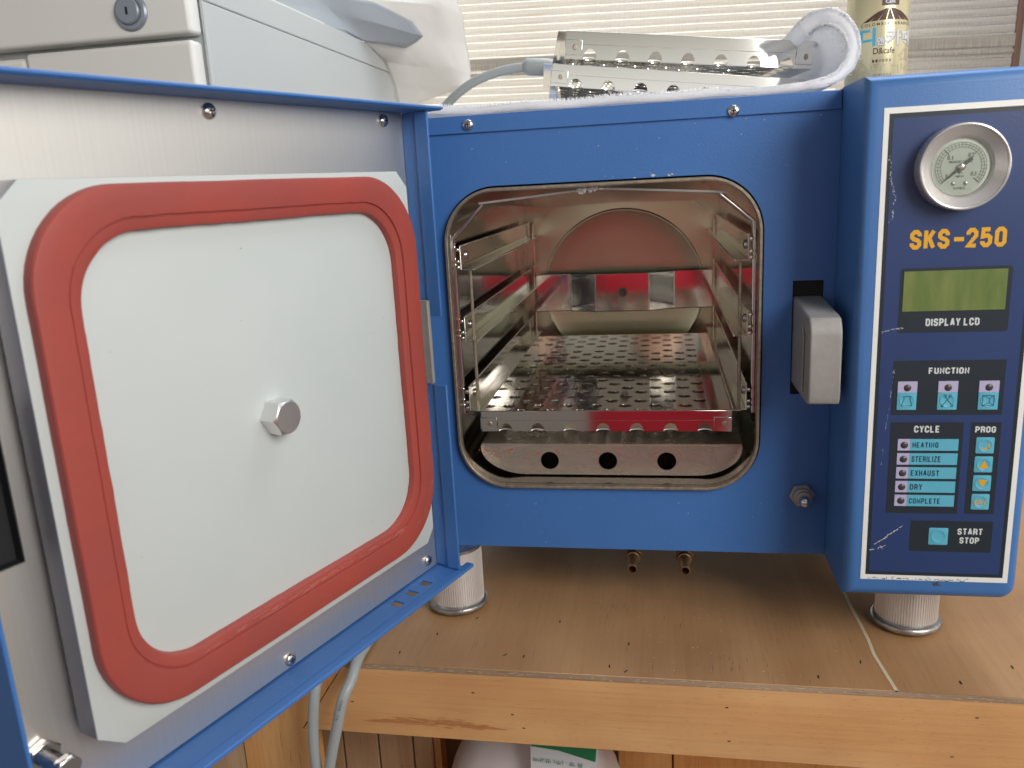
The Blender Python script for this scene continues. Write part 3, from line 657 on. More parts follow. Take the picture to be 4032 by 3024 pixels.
# gasket: rounded-square ring with a stepped, grooved section
def loop3(x0, x1, y0, y1, r, z, n=14): return [(a, b, z) for a, b in rrect(x0, x1, y0, y1, r, n)]
GO = (-.2938, -.0018, -.1805, .1030)        # outer edge of the gasket
sec = [(0, .0003), (.0002, .0056), (.0010, .0066), (.0022, .0069), (.0090, .0068), (.0150, .0066), (.0166, .0064), (.0169, .0050), (.0174, .0050), (.0178, .0056), (.0215, .0053), (.0232, .0047), (.0238, .0028), (.0240, .0003)]
gk = MB(); rings = []
for d, h in sec: rings.append(loop3(GO[0] + d, GO[1] - d, GO[2] + d, GO[3] - d, .052 - d * .62, h))
n = len(rings[0]); vs = [v for r in rings for v in r]; fs = []
rnd = random.Random(3)
for i in range(len(rings)):
    j = (i + 1) % len(rings)
    for k in range(n): fs.append((i * n + k, i * n + (k + 1) % n, j * n + (k + 1) % n, j * n + k))
gk.add(vs, fs)
me = gk.mesh('gasket'); bm = bmesh.new(); bm.from_mesh(me)
bmesh.ops.subdivide_edges(bm, edges=[e for e in bm.edges if e.calc_length() > .05], cuts=24, use_grid_fill=True)
cx, cy = (GO[0] + GO[1]) / 2, (GO[2] + GO[3]) / 2
for v in bm.verts:
    q = mnoise.noise(Vector((v.co.x * 18, v.co.y * 18, 3))) ; q2 = mnoise.noise(Vector((v.co.x * 90, v.co.y * 90, 9)))
    d = Vector((v.co.x - cx, v.co.y - cy, 0)).normalized()
    inner = max(abs(v.co.x - cx) / .147, abs(v.co.y - cy) / .143) < .90
    v.co += d * (q * .0006 + (q2 * .0004 if inner else 0)); 
bm.to_mesh(me); bm.free()
dobj('gasket', me, M['rubber'], ang=28)
# rubbed pale scuffs and dust on the gasket, specks on the plate
sc_ = MB(); rg = random.Random(5)
for _ in range(150):
    a = rg.random() ** .7; x = -.235 + a * .215; y = GO[2] + .0200 + rg.gauss(0, .0010); l = rg.uniform(.0006, .0045); q = rg.uniform(.00008, .00028)
    sc_.add([(x - l, y - q, .00575), (x + l, y - q, .00575), (x + l, y + q, .00575), (x - l, y + q, .00575)], [(0, 1, 2, 3)])
for _ in range(60):
    t = rg.random(); x = -.030 + .022 * math.sin(t * 1.5) + rg.gauss(0, .001); y = -.150 - .012 + .030 * t ** 1.5 + rg.gauss(0, .001); l = rg.uniform(.0004, .002)
    sc_.add([(x - l, y - l * .8, .0072), (x + l, y + l * .8 - .0002, .0072), (x + l, y + l * .8, .0072), (x - l, y - l * .8 + .0002, .0072)], [(0, 1, 2, 3)])
spread(sc_, (0, 0, 1)); o = dobj('gasket_scuffs', sc_, mat('pale_scuff', (.50, .15, .12), .7)); o['kind'] = 'stuff'
dk = MB()
for _ in range(11):
    x, y = rg.uniform(-.262, -.03), rg.uniform(-.145, .07); l = rg.uniform(.0002, .0007); th = rg.uniform(0, 3)
    c, s2 = math.cos(th) * l, math.sin(th) * l
    dk.add([(x - c * 1.4, y - s2, .00012), (x + s2 * .5, y - c * .5, .00012), (x + c * 1.4, y + s2, .00012), (x - s2 * .5, y + c * .5, .00012)], [(0, 1, 2, 3)])
spread(dk, (0, 0, 1)); o = dobj('plate_specks', dk, mat('grey_speck', (.16, .16, .15), .7)); o['kind'] = 'stuff'
# centre hexagon nut
fn = lambda a, b, h: (-.1545 + a, -.0405 + b, h)
R6 = lambda r, rot=0: [(r * math.cos(math.radians(60 * k + rot)), r * math.sin(math.radians(60 * k + rot))) for k in range(6)]
nm = MB(); o6 = R6(.0117, 0); nm.prism(o6, .0002, .0098, fn)
def ngon_ring(r, k=48): return [(r * math.cos(2 * math.pi * i / k), r * math.sin(2 * math.pi * i / k)) for i in range(k)]
# chamfered cap: intersect hexagon with cone
K = 48; vs = []; 
def hexr(a): a = (a % 60) - 30; return .0117 * math.cos(math.radians(30)) / math.cos(math.radians(a))
for i in range(K):
    a = 360 * i / K; r = hexr(a); vs.append(fn(r * math.cos(math.radians(a)), r * math.sin(math.radians(a)), .0098))
for i in range(K):
    a = 360 * i / K; r = hexr(a); vs.append(fn(r * math.cos(math.radians(a)), r * math.sin(math.radians(a)), .0128 - (r - .01013) * 1.1))
for i in range(K):
    a = 360 * i / K; r = .0097; vs.append(fn(r * math.cos(math.radians(a)), r * math.sin(math.radians(a)), .0131))
vs.append(fn(0, 0, .0131)); fs = []
for j in (0, 1):
    for i in range(K): fs.append((j * K + i, j * K + (i + 1) % K, (j + 1) * K + (i + 1) % K, (j + 1) * K + i))
for i in range(K): fs.append((2 * K + i, 2 * K + (i + 1) % K, 3 * K))
nm.add(vs, fs); dobj('centre_nut', nm, M['hexsteel'], ang=14)
# screws of the lining, lower bolt
for x, y in ((-.1555, .1432), (.0062, .1437), (.0162, -.2188), (-.1475, -.2215), (-.322, -.2215), (-.322, .144)):
    f2 = lambda a, b, h, x=x, y=y: (x + a, y + b, WP + h)
    s_ = dobj('lining_screw', screw_mb(f2, .0048, .0030), M['screw']); dobj('lining_screw_recess', cross_mb(f2, .0048, .0030), M['dark'], s_)
f3 = lambda a, b, h: (-.3175 + a, -.1800 + b, WP + h)
B = dobj('adjusting_bolt', MB().lathe([(.0045 + .0003 * (k % 2), .0035 + .0007 * k) for k in range(24)], 0, 20, f3), M['screw'])
dobj('bolt_nut', hexmb(f3, .0090, 0, .0055, rot=15), M['screw'], B, bevel=.0008)
dobj('bolt_head', hexmb(f3, .0075, .0200, .0255, rot=5), M['screw'], B, bevel=.0012)

# =================================================================== RACK inside the chamber
RK = thing('tray_rack', 'steel tray rack with three pairs of rails standing inside the open chamber', 'rack', (.13, .2, -.168))
for sd, x in ((1, .0098), (-1, .2505)):
    for z0, z1 in ((.0226, .0432), (-.0398, -.0185), (-.1036, -.0815)):
        prof = [(0, z1), (sd * .0008, z1), (sd * .0008, z0 + .0008), (sd * .0112, z0 + .0008), (sd * .0112, z0), (0, z0)]
        r = MB().prism(prof, .006, .404, lambda a, b, d, x=x: (x + a, d, b)); r_ = obj('rail', r, M['rail_steel'], RK, bevel=.0003)
        obj('rail_highlight', MB().tube([(x + sd * .0112, .006, z0 + .0004), (x + sd * .0112, .404, z0 + .0004)], .0007, 8).tube([(x + sd * .0004, .006, z1), (x + sd * .0004, .404, z1)], .0006, 8), M['edge_highlight'], r_)  # bright thin tubes put on as highlights of the rail edges
        zz = (z0 + z1) / 2 + .001
        fsd = lambda a, b, h, x=x, sd=sd, zz=zz: (x + sd * (.0008 + h), .028 + a, zz + b)
        s_ = obj('rail_screw', screw_mb(fsd, .0036, .0020), M['screw'], r_); 
        pb = MB()
        for k, (dy, dz) in enumerate(((0, .006), (.0, -.004), (0, -.009))): pb.lathe([(.0016, -.0012), (.0019, 0), (.0016, .0012)], (x - sd * .0015, .0055, zz + dz), 12)
        obj('weld_bead', pb, M['steel_clean'], r_)
    # bent front wire and back strap
    if sd == 1: path = [(.0318, .010, .0771), (.0180, .010, .0634), (.0062, .010, .0520), (.0045, .010, .0490), (.0043, .010, 0), (.0040, .010, -.1065)]
    else: path = [(.2276, .010, .0762), (.2420, .010, .0640), (.2532, .010, .0545), (.2545, .010, .0515), (.2550, .010, 0), (.2555, .010, -.1065)]
    obj('front_wire', MB().tube(path, .0019, 12), M['steel_clean'], RK)
    xx = .0155 if sd == 1 else .2450
    obj('threaded_rod', MB().tube([(xx, .018, .0222), (xx, .018, -.1030)], .0015, 10), M['rim'], RK)
    bp = [(.0412, .0620), (.0240, .0455), (.0165, .0390), (.0155, .0360), (.0155, -.1500)] if sd == 1 else [(.2185, .0625), (.2385, .0455), (.2460, .0390), (.2470, .0360), (.2470, -.1500)]
    st = MB()
    for i in range(len(bp) - 1):
        (a0, b0), (a1, b1) = bp[i], bp[i + 1]
        st.add([(a0, .3985, b0), (a1, .3985, b1), (a1, .4085, b1), (a0, .4085, b0), (a0 - sd * .001, .3985, b0), (a1 - sd * .001, .3985, b1), (a1 - sd * .001, .4085, b1), (a0 - sd * .001, .4085, b0)],
               [(0, 1, 2, 3), (7, 6, 5, 4), (0, 4, 5, 1), (3, 2, 6, 7)])
    obj('back_strap', st, M['steel_clean'], RK)
cp = [(.0170, .4000), (.0615, .4000), (.0635, .3990), (.0950, .3860), (.0975, .3850), (.1645, .3850), (.1670, .3860), (.1965, .3990), (.1985, .4000), (.2455, .4000)]
cm = MB(); nn = len(cp)
vs = [(a, b, -.0265) for a, b in cp] + [(a, b, -.0752) for a, b in cp] + [(a, b + .0009, -.0265) for a, b in cp] + [(a, b + .0009, -.0752) for a, b in cp]
fs = []
for i in range(nn - 1): fs += [(i, i + 1, nn + i + 1, nn + i), (2 * nn + i + 1, 2 * nn + i, 3 * nn + i, 3 * nn + i + 1), (i, 2 * nn + i, 2 * nn + i + 1, i + 1), (nn + i, nn + i + 1, 3 * nn + i + 1, 3 * nn + i)]
cm.add(vs, fs); M['plate_steel'] = mat('polished_cross_plate', (.76, .74, .70), .09, 1.)
CP = obj('cross_plate', cm, M['plate_steel'], RK, ang=12)
ce = MB()
for a_, b_ in ((.0625, .3994), (.0962, .3853), (.1657, .3853), (.1975, .3994)): ce.tube([(a_, b_, -.0266), (a_, b_, -.0751)], .0007, 8)
for z_ in (-.0265, -.0752): ce.tube([(a, b, z_) for a, b in cp], .0006, 6)
obj('plate_highlight', ce, M['edge_highlight'], CP)  # bright tubes along bends and rims act as painted highlights
fx = lambda a, b, h: (.1315 + a, .3848 - h, -.0505 + b)
bt = hexmb(fx, .0062, 0, .0045, rot=10); bt.lathe([(.0032, .0046), (.0032, .0095), (.0024, .0100)], 0, 16, fx); obj('cross_plate_bolt', bt, M['cast'], CP, bevel=.0005)
# sloping roof sheet
rf = MB(); a = [(.0290, .0782), (.1195, .0856), (.1300, .0858), (.2335, .0780)]; b = [(.0405, .0615), (.1200, .0650), (.1300, .0650), (.2190, .0625)]
vs = [(x, .0085, z) for x, z in a] + [(x, .402, z) for x, z in b] + [(x, .0085, z - .0010) for x, z in a] + [(x, .402, z - .0010) for x, z in b]; fs = []
for i in range(3): fs += [(i, i + 1, 4 + i + 1, 4 + i), (8 + i + 1, 8 + i, 12 + i, 12 + i + 1), (i, 8 + i, 8 + i + 1, i + 1), (4 + i, 5 + i, 13 + i, 12 + i)]
fs += [(0, 4, 12, 8), (3, 11, 15, 7)]
rf.add(vs, fs); RFo = obj('roof_sheet', rf, M['steel'], RK, ang=10)
el = MB().tube([(.0290, .0082, .0780), (.112, .0082, .0845)], .0010, 8); el.tube([(.135, .0082, .0852), (.2335, .0082, .0776)], .0010, 8); obj('sheet_edge', el, M['ribbed'], RFo)
pt = MB(); 
for i in range(26):
    x = random.uniform(.1135, .1290); z = .0845 + random.gauss(0, .0009); r_ = random.uniform(.0010, .0024)
    pt.lathe([(r_ * .4, -r_ * .7), (r_, 0), (r_ * .5, r_ * .7)], (x, .0072 + random.uniform(-.001, .001), z), 7)
obj('sealant_blob', pt, M['towel'], RFo)

# =================================================================== TRAYS
W, Dp, H, t = .2168, .360, .0190, .0008
def make_tray(label):
    T = thing('instrument_tray', label, 'tray', (0, 0, 0), 'perforated instrument trays')
    holes = []
    for k in range(1, 20):
        y = .0110 + .0175 * k; o = .0102 if k % 2 == 0 else .0245
        for j in range(8):
            x = o + .0285 * j
            if .008 < x < W - .008: holes.append(circ(x, y, .0063, 18)[::-1])
    fo = [(W, Dp), (0, Dp), (0, 0)]
    for k in range(7):
        c = W / 2 + (k - 3) * .0289
        fo += [(c - .0061 * math.cos(a), .0066 * math.sin(a)) for a in [math.pi * i / 12 for i in range(13)]]
    obj('tray_floor', sheet([fo + [(W, 0)]] + holes, t), M['steel_clean'], T)
    # the seven notches cut in the lower edge of the front
    pts = [(W, 0), (W, H), (0, H), (0, 0)]
    for k in range(7):
        c = W / 2 + (k - 3) * .0289
        pts += [(c - .0061 * math.cos(a), .0004 + .0072 * math.sin(a)) for a in [math.pi * i / 12 for i in range(13)]]
    obj('tray_front', sheet([pts[::-1]], t, basis((0, -.0001, 0), (1, 0, 0), (0, 0, 1), (0, -1, 0))), M['steel_clean'], T)
    lipm = MB()
    for k in range(7):
        c = W / 2 + (k - 3) * .0289
        lipm.tube([(c + .0061 * math.cos(a), -.0001 + .0016 * math.sin(a), .0004 + .0012 * math.sin(a)) for a in [math.pi * i / 8 for i in range(9)]], .0004, 6)
    obj('notch_edge', lipm, M['ribbed'], T)
    obj('front_band', MB().box((0, -.0017, H * .53), (W, -.0010, H)), M['steel_clean'], T, bevel=.0003)
    for x0 in (-.0006, W - .0144):
        tb = obj('corner_tab', MB().box((x0, -.0030, .0028), (x0 + .0150, -.0019, .0132)), M['steel_clean'], T, bevel=.0003)
        fr = lambda a, b, h, x0=x0: (x0 + .0085 + a, -.0030 - h, .0080 + b)
        obj('rivet', MB().lathe([(.0021, 0), (.0021, .0004), (.0015, .0009), (.0003, .0010)], 0, 16, fr), M['rim'], tb)
    for x0 in (-.0006, W - .0002):
        obj('tray_side', MB().box((x0, .0002, .0), (x0 + .0008, Dp, H)), M['steel_clean'], T)
        obj('side_lip', MB().box((x0 - (.007 if x0 < 0 else -.0008), .0006, H - .0010), (x0 + (0 if x0 < 0 else .0078), Dp, H - .0002)), M['steel_clean'], T)
    obj('tray_back', MB().box((.0004, Dp, 0), (W - .0004, Dp + .0008, H)), M['steel_clean'], T)
    return T
T0 = make_tray('perforated steel tray on the lowest rack rails inside the chamber')
T0.location = (.0208, .0030, -.1215)
def place(label, loc, rz, ry, rx=0, sc_=1.0):
    c = dup(T0, label); c.location = loc; c.rotation_euler = (math.radians(rx), math.radians(ry), math.radians(rz)); c.scale = (1, .62, sc_) ; return c
T1 = place('topmost perforated steel tray in the pile on the sterilizer, its right end inside the towel', (.0985, .085, .1980), 8.5, 5.4, 0, 1.2); T1.scale = (1, .62, 1.22)
T2 = place('middle perforated steel tray in the pile, under the topmost one', (.0855, .080, .1755), 8.0, 6.6); T2.scale = (1, .60, 1.0)
T3 = place('small perforated steel tray at the bottom of the pile, lying on the towel', (.0850, .118, .1552), 5.0, .4); T3.scale = (.40, .50, .58)

# =================================================================== TOWEL
path = [(-.045, .1515)] + [(-.02 + .02 * k, .1528 + .0010 * math.sin(k * 1.7)) for k in range(16)]
path += [(.2985, .1540), (.3100, .1560), (.3210, .1625), (.3275, .1740), (.3295, .1850), (.3265, .1970), (.3205, .2060), (.3110, .2105), (.3010, .2085), (.2950, .2010)]
# resample
P = [Vector((a, 0, b)) for a, b in path]; fine_ = []
for i in range(len(P) - 1):
    for k in range(4): fine_.append(P[i].lerp(P[i + 1], k / 4))
fine_.append(P[-1])
for _ in range(14): fine_ = [fine_[0]] + [(fine_[i - 1] + 2 * fine_[i] + fine_[i + 1]) / 4 for i in range(1, len(fine_) - 1)] + [fine_[-1]]
NY = 72; tv = []; th_ = []
def towel_pt(i, y, side):
    p = fine_[i]; a = fine_[max(i - 1, 0)]; b = fine_[min(i + 1, len(fine_) - 1)]; tng = (b - a).normalized(); nrm = Vector((-tng.z, 0, tng.x))
    s = i / (len(fine_) - 1); h = .0028 + .0048 * max(0, (s - .62) / .38)
    edge = min(1, min(y + .02, .36 - y) / .01) 
    q = mnoise.noise(Vector((i * .06, y * 16, 1))) * .0018
    base = p + nrm * (side * h * (.55 + .45 * min(1, edge)) + q * (.8 if side > 0 else .3))
    if p.x < .03 and p.z < .16: base.z += (.03 - p.x) * .045
    return base
y0, y1 = -.0015, .330
grid = {}
mb = MB(); idx = {}
for side in (1, -1):
    for i in range(len(fine_)):
        for j in range(NY):
            fy = y0 + .0016 * math.sin(fine_[i].x * 60) * (fine_[i].x < .28) + .0004 * mnoise.noise(Vector((i * .25, 3, 3)))
            s = max(0, (i / (len(fine_) - 1) - .66)) / .34
            fy += s * .06
            y = fy + (y1 - fy) * (j / (NY - 1)) ** 1.5
            p = towel_pt(i, y - fy, side); rough_ = .0006
            p = p + Vector((mnoise.noise(p * 400), mnoise.noise(p * 400 + Vector((5, 5, 5))), mnoise.noise(p * 400 + Vector((9, 1, 5))))) * rough_
            idx[(side, i, j)] = len(mb.v); mb.v.append((p.x, y, p.z))
n_i = len(fine_)
for side in (1, -1):
    for i in range(n_i - 1):
        for j in range(NY - 1):
            q = (idx[(side, i, j)], idx[(side, i + 1, j)], idx[(side, i + 1, j + 1)], idx[(side, i, j + 1)]); mb.f.append(q if side > 0 else q[::-1])
for i in range(n_i - 1):
    for j, r_ in ((0, 1), (NY - 1, -1)): mb.f.append((idx[(1, i, j)], idx[(-1, i, j)], idx[(-1, i + 1, j)], idx[(1, i + 1, j)]))
for j in range(NY - 1):
    for i in (0, n_i - 1): mb.f.append((idx[(1, i, j)], idx[(1, i, j + 1)], idx[(-1, i, j + 1)], idx[(-1, i, j)]))
TW = obj('towel', mb, M['towel'], ang=170); tag(TW, 'white terry towel spread under the pile of trays and curling up at their right end', 'towel')
# terry loops
lm = MB(); rnd = random.Random(11); top_verts = [k for k in range(len(mb.v))]
for _ in range(42000):
    side = -1 if rnd.random() < .5 else 1
    i = rnd.randrange(n_i - 1) if rnd.random() < .45 else rnd.randrange(int(n_i * .66), n_i - 1)
    j = min(NY - 2, int((rnd.random() ** 2.2) * (NY - 1)))
    a = Vector(mb.v[idx[(side, i, j)]]); b = Vector(mb.v[idx[(side, i + 1, j)]]); c = Vector(mb.v[idx[(side, i, j + 1)]])
    p = a + (b - a) * rnd.random() + (c - a) * rnd.random()
    nrm = (b - a).cross(c - a).normalized() * (-1 if side > 0 else 1)
    if nrm.length < .5: continue
    nrm = -nrm if side > 0 and nrm.z < 0 and i < n_i * .5 else nrm
    if side > 0 and i < n_i * .5 and nrm.z < 0: nrm = -nrm
    if p.z < .1530 and side < 0 : continue
    d = (nrm + Vector((rnd.gauss(0, .5), rnd.gauss(0, .5) - (.6 if j == 0 else 0), rnd.gauss(0, .5)))).normalized() * rnd.uniform(.0010, .0030)
    e = Vector((rnd.gauss(0, 1), rnd.gauss(0, 1), rnd.gauss(0, 1))).normalized() * .00028
    lm.add([p - e, p + e, p + d + e * .8, p + d * 1.15], [(0, 1, 2, 3)])
lo = obj('terry_loops', lm, M['towel'], TW); lo['kind'] = 'stuff'

# =================================================================== COFFEE CAN
CX, CY, CR, CZ0, CZ1 = .3958, .245, .0292, .1482, .2900
CAN = thing('coffee_can', 'tall pale gold coffee drink can standing behind the control housing', 'can', (CX, CY, CZ0))
cb = MB().lathe([(CR - .004, CZ0), (CR - .001, CZ0 + .002), (CR, CZ0 + .005), (CR, .2695), (CR - .0004, .2720), (CR - .0022, .2760), (CR - .0030, .2790), (CR - .0030, CZ1)], (CX, CY, 0), 96)
obj('can_body', cb, M['can'], CAN)
ANG0 = math.atan2(-.6913 - CY, .179 - CX)         # direction the print faces
def oncan(me, dr=.00015):
    for v in me.vertices:
        a = ANG0 + v.co.x / CR; v.co = (CX + (CR + dr) * math.cos(a), CY + (CR + dr) * math.sin(a), v.co.y)
    return me
def sub(me):
    bm = bmesh.new(); bm.from_mesh(me)
    for _ in range(2):
        es = [e for e in bm.edges if abs(e.verts[0].co.x - e.verts[1].co.x) > .0035]
        if es: bmesh.ops.subdivide_edges(bm, edges=es, cuts=1); bmesh.ops.triangulate(bm, faces=[f for f in bm.faces if len(f.verts) > 4])
    bm.to_mesh(me); bm.free(); return me
def can_print(name, me, m, dr=.00015): return obj(name, oncan(sub(me), dr), m, CAN)
# x runs round the can (0 = facing the camera), y is height
def PX(px): return math.asin(max(-.99, min(.99, (px - 3451) / 122))) * CR
def PZ(py): return .2467 - py * .000232
can_print('emblem_block', MB().prism([(PX(3464), PZ(24)), (PX(3527), PZ(24)), (PX(3527), PZ(-40)), (PX(3464), PZ(-40))], 0, 0, lambda a, b, d: (a, b, 0)).mesh('emblem_block') if False else flat([[(PX(3464), PZ(24)), (PX(3527), PZ(24)), (PX(3527), PZ(-40)), (PX(3464), PZ(-40))]], 0).mesh('emblem_block'), M['brown_ink'], .0001)
can_print('lettering', text_mesh('Cafe', (PX(3476), PX(3512), PZ(16), PZ(2)), .02, 0), M['can_white'], .0002)
um = MB(); apex = (PX(3494), PZ(33))
arcx = [PX(3392) + (PX(3568) - PX(3392)) * k / 7 for k in range(8)]
def arcp(t): return (PX(3392) + (PX(3568) - PX(3392)) * t, PZ(84) + (PZ(33) - PZ(84)) * math.sin(math.pi * t) ** .8)
for k in range(7):
    t0, t1 = k / 7 + .012, (k + 1) / 7 - .012
    base0 = (PX(3392) + (PX(3568) - PX(3392)) * t0, PZ(84) + .0012 * math.sin(math.pi * t0)); base1 = (PX(3392) + (PX(3568) - PX(3392)) * t1, PZ(84) + .0012 * math.sin(math.pi * t1))
    if k < 3: um.add([(*base0, 0), (*base1, 0), (apex[0] - .0006 * (3 - k), apex[1], 0), (*((base0[0] * .45 + apex[0] * .55), base0[1] * .28 + apex[1] * .72), 0)], [(0, 1, 2, 3)])
    elif k == 3: um.add([(*base0, 0), (*base1, 0), (*apex, 0)], [(0, 1, 2)])
    else: um.add([(*base0, 0), (*base1, 0), (*((base1[0] * .45 + apex[0] * .55), base1[1] * .28 + apex[1] * .72), 0), (apex[0] + .0006 * (k - 3), apex[1], 0)], [(0, 1, 2, 3)])
can_print('umbrella_emblem', um.mesh('umbrella_emblem'), M['brown_ink'], .0001)
can_print('lettering', text_mesh('COLOMBIA  ARABICA', (PX(3389), PX(3568), PZ(100), PZ(88)), .01, 0, spacing=1.5), M['brown_ink'])
can_print('lettering', text_mesh(':디', (PX(3367), PX(3446), PZ(178), PZ(106)), .03, 0), M['can_blue'])
for dx, dz, m_, dr in ((.0005, -.0005, 'grey_ink', .00015), (0, 0, 'can_white', .0003)):
    can_print('lettering', text_mesh('앤', (PX(3450) + dx, PX(3480) + dx, PZ(178) + dz, PZ(146) + dz), .03, 0), M[m_], dr)
    can_print('lettering', text_mesh('카페', (PX(3484) + dx, PX(3569) + dx, PZ(180) + dz, PZ(118) + dz), .03, 0), M[m_], dr)
    can_print('lettering', text_mesh('e', (PX(3332) + dx, PX(3346) + dx, PZ(200) + dz, PZ(150) + dz), .03, 0), M[m_], dr)
can_print('lettering', text_mesh('D&cafe', (PX(3439), PX(3518), PZ(212), PZ(187)), .01, 0), M['brown_ink'])
for k in range(6):
    r_ = .0011; mm = MB().add([(*p, 0) for p in circ(PX(3441 + k * 12.5), PZ(239), r_, 12, .0016)], [tuple(range(12))]); can_print('bean_symbol', mm.mesh('bean_symbol'), M['brown_ink' if k < 2 else 'line_ink'])
ln = MB(); wl = .00028
def L2(*pp): ribbon(ln, [(PX(a), PZ(b)) for a, b in pp], wl, 0)
L2((3350, 243), (3372, 202), (3398, 235), (3390, 243), (3380, 236), (3372, 244), (3362, 238), (3352, 244)); L2((3356, 238), (3372, 213), (3390, 232))
L2((3330, 215), (3346, 245), (3340, 254), (3332, 250)); L2((3398, 230), (3535, 220)); L2((3350, 258), (3368, 256), (3366, 288), (3398, 242), (3432, 282), (3424, 288), (3414, 280), (3404, 290), (3396, 282), (3386, 290), (3364, 292))
L2((3376, 286), (3398, 252), (3418, 276), (3408, 284), (3398, 270), (3390, 286)); L2((3432, 256), (3436, 274), (3448, 280), (3458, 272), (3460, 252), (3440, 252), (3430, 262))
L2(*[(3449 + 6 * math.cos(a), 260 + 7 * math.sin(a)) for a in [k * .7 for k in range(10)]]); L2((3446, 266), (3452, 254)); L2((3536, 222), (3558, 186), (3566, 236), (3556, 230), (3548, 238), (3536, 222)); L2((3544, 224), (3557, 196), (3557, 234))
L2((3468, 282), (3470, 262), (3500, 250), (3512, 262), (3534, 260), (3536, 284)); L2((3350, 302), (3430, 294), (3560, 288)); L2((3340, 320), (3402, 316)); L2(*[(3380 + 5 * math.cos(a), 306 + 5 * math.sin(a)) for a in [k * .7 for k in range(10)]])
L2((3538, 240), (3568, 238)); L2((3544, 250), (3550, 256), (3544, 264), (3552, 270), (3544, 280)); L2((3556, 258), (3562, 264), (3556, 272), (3562, 280)); L2((3330, 262), (3336, 290), (3330, 310)); L2((3345, 335), (3400, 326)); L2((3402, 302), (3398, 322), (3392, 312))
can_print('line_drawing', ln.mesh('line_drawing'), M['line_ink'])
can_print('lettering', text_mesh('오리지널', (PX(3441), PX(3510), PZ(310), PZ(290)), .0, 0), M['brown_ink'])

# =================================================================== POWER CORD behind the trays
cd = [(-.16, .46, ZT + .006), (-.150, .40, ZT + .006), (-.142, .34, -.26), (-.136, .30, -.12), (-.130, .285, .03), (-.118, .28, .120), (-.105, .28, .1535), (-.090, .29, .166), (-.0711, .30, .182), (-.0516, .30, .1983), (-.0264, .30, .2119), (.007, .30, .2206), (.038, .30, .2219), (.060, .30, .2195), (.085, .30, .214), (.12, .30, .200), (.17, .30, .186), (.24, .31, .182)]
def smooth(p, n=6):
    P = [Vector(q) for q in p]; o = []
    for i in range(len(P) - 1):
        p0, p1, p2, p3 = P[max(i - 1, 0)], P[i], P[i + 1], P[min(i + 2, len(P) - 1)]
        for k in range(n):
            t = k / n; o.append(.5 * ((2 * p1) + (p2 - p0) * t + (2 * p0 - 5 * p1 + 4 * p2 - p3) * t * t + (3 * p1 - p0 - 3 * p2 + p3) * t ** 3))
    o.append(P[-1]); return o
PC = thing('power_cord', 'grey rubber cord arching up behind the tray pile with a moulded strain relief', 'cord', (-.15, .40, ZT))
obj('cord_sheath', MB().tube(smooth(cd), .0052, 16), M['cord'], PC)
obj('strain_relief', MB().tube([(.028, .30, .2222), (.031, .30, .2222), (.034, .30, .2220), (.055, .30, .2200), (.066, .30, .2180)], [.0058, .0085, .0095, .0098, .0090], 18), M['cord'], PC)

# =================================================================== WORKBENCH
WB = thing('workbench', 'wooden workbench with worn plywood top and thick pine front board', 'workbench', (.2, .3, -1.05))
xs = [( -.0, 0)]
crk = [(.3524, -.1005), (.3500, -.075), (.3478, -.050), (.3486, -.030), (.3480, -.004), (.3466, .02), (.3462, .0456), (.3455, .090), (.3452, .1314), (.345, .72)]
lft = MB().prism([(-.55, -.1005)] + [(a - .0006, b) for a, b in crk] + [(-.55, .72)], ZT - .0045, ZT, lambda a, b, d: (a, b, d)); obj('top_board', lft, M['ply'], WB, bevel=.0004, seg=1)
rgt = MB().prism([(a + .0014, b) for a, b in crk][::-1] + [(1.3, -.1005), (1.3, .72)], ZT - .0045, ZT - .0003, lambda a, b, d: (a, b, d)); obj('top_board', rgt, M['ply'], WB, bevel=.0004, seg=1)
gl = MB()
for i in range(len(crk) - 1):
    (a0, b0), (a1, b1) = crk[i], crk[i + 1]
    gl.add([(a0 - .0012, b0, ZT + .00025), (a0 + .0016, b0, ZT + .00025), (a1 + .0016, b1, ZT + .00025), (a1 - .0012, b1, ZT + .00025)], [(0, 1, 2, 3)])
obj('crack_filler', gl, M['glue'], WB)
obj('edge_strip', MB().box((-.0870, -.1016, ZT - .0049), (1.3, -.1007, ZT - .0004)), M['ply_edge'], WB, bevel=.0003, seg=1)
eb = MB().box((-.55, -.1002, ZT - .0135), (1.3, .72, ZT - .0046)); obj('plywood_core', eb, M['ply_edge'], WB)
fb = MB().prism([(-.0860, -.3000), (1.3, -.3000), (1.3, -.3665), (-.1330, -.3640), (-.1330, -.356)], -.1290, -.1006, lambda a, b, d: (a, d, b))
fb = MB().prism([(-.0905, -.2996), (1.3, -.3000), (1.3, -.3665), (-.1335, -.3635)], -.1180 + .0172, -.0790, lambda a, b, d: (a, d, b))
FB = obj('front_board', fb, M['pine'], WB, bevel=.0008)
pb_ = MB().prism([(-.0915, -.2996), (-.1345, -.3635), (-.1270, -.3640), (-.1270, -.55), (-.1930, -.55), (-.1930, -.2996)], -.1006, -.0790, lambda a, b, d: (a, d, b)); obj('corner_post', pb_, M['pine_up'], WB, bevel=.0008)
lb_ = MB().prism([(-.1942, -.2996), (-.1942, -.55), (-.60, -.55), (-.60, -.2996)], -.0990, -.0790, lambda a, b, d: (a, d, b)); obj('left_board', lb_, M['tan_board'], WB, bevel=.0008)
xp = [-.2050, -.1685, -.1282, -.0892, -.0664]
for i in range(4): obj('panel_board', MB().box((xp[i] + .0010, .0500 + .0006 * i, -1.04), (xp[i + 1] - .0008, .062, -.3090)), M['tan_board'], WB, bevel=.001)
obj('inner_post', MB().box((-.0664, .055, -1.04), (-.0590, .075, -.309)), M['pine_up'], WB)
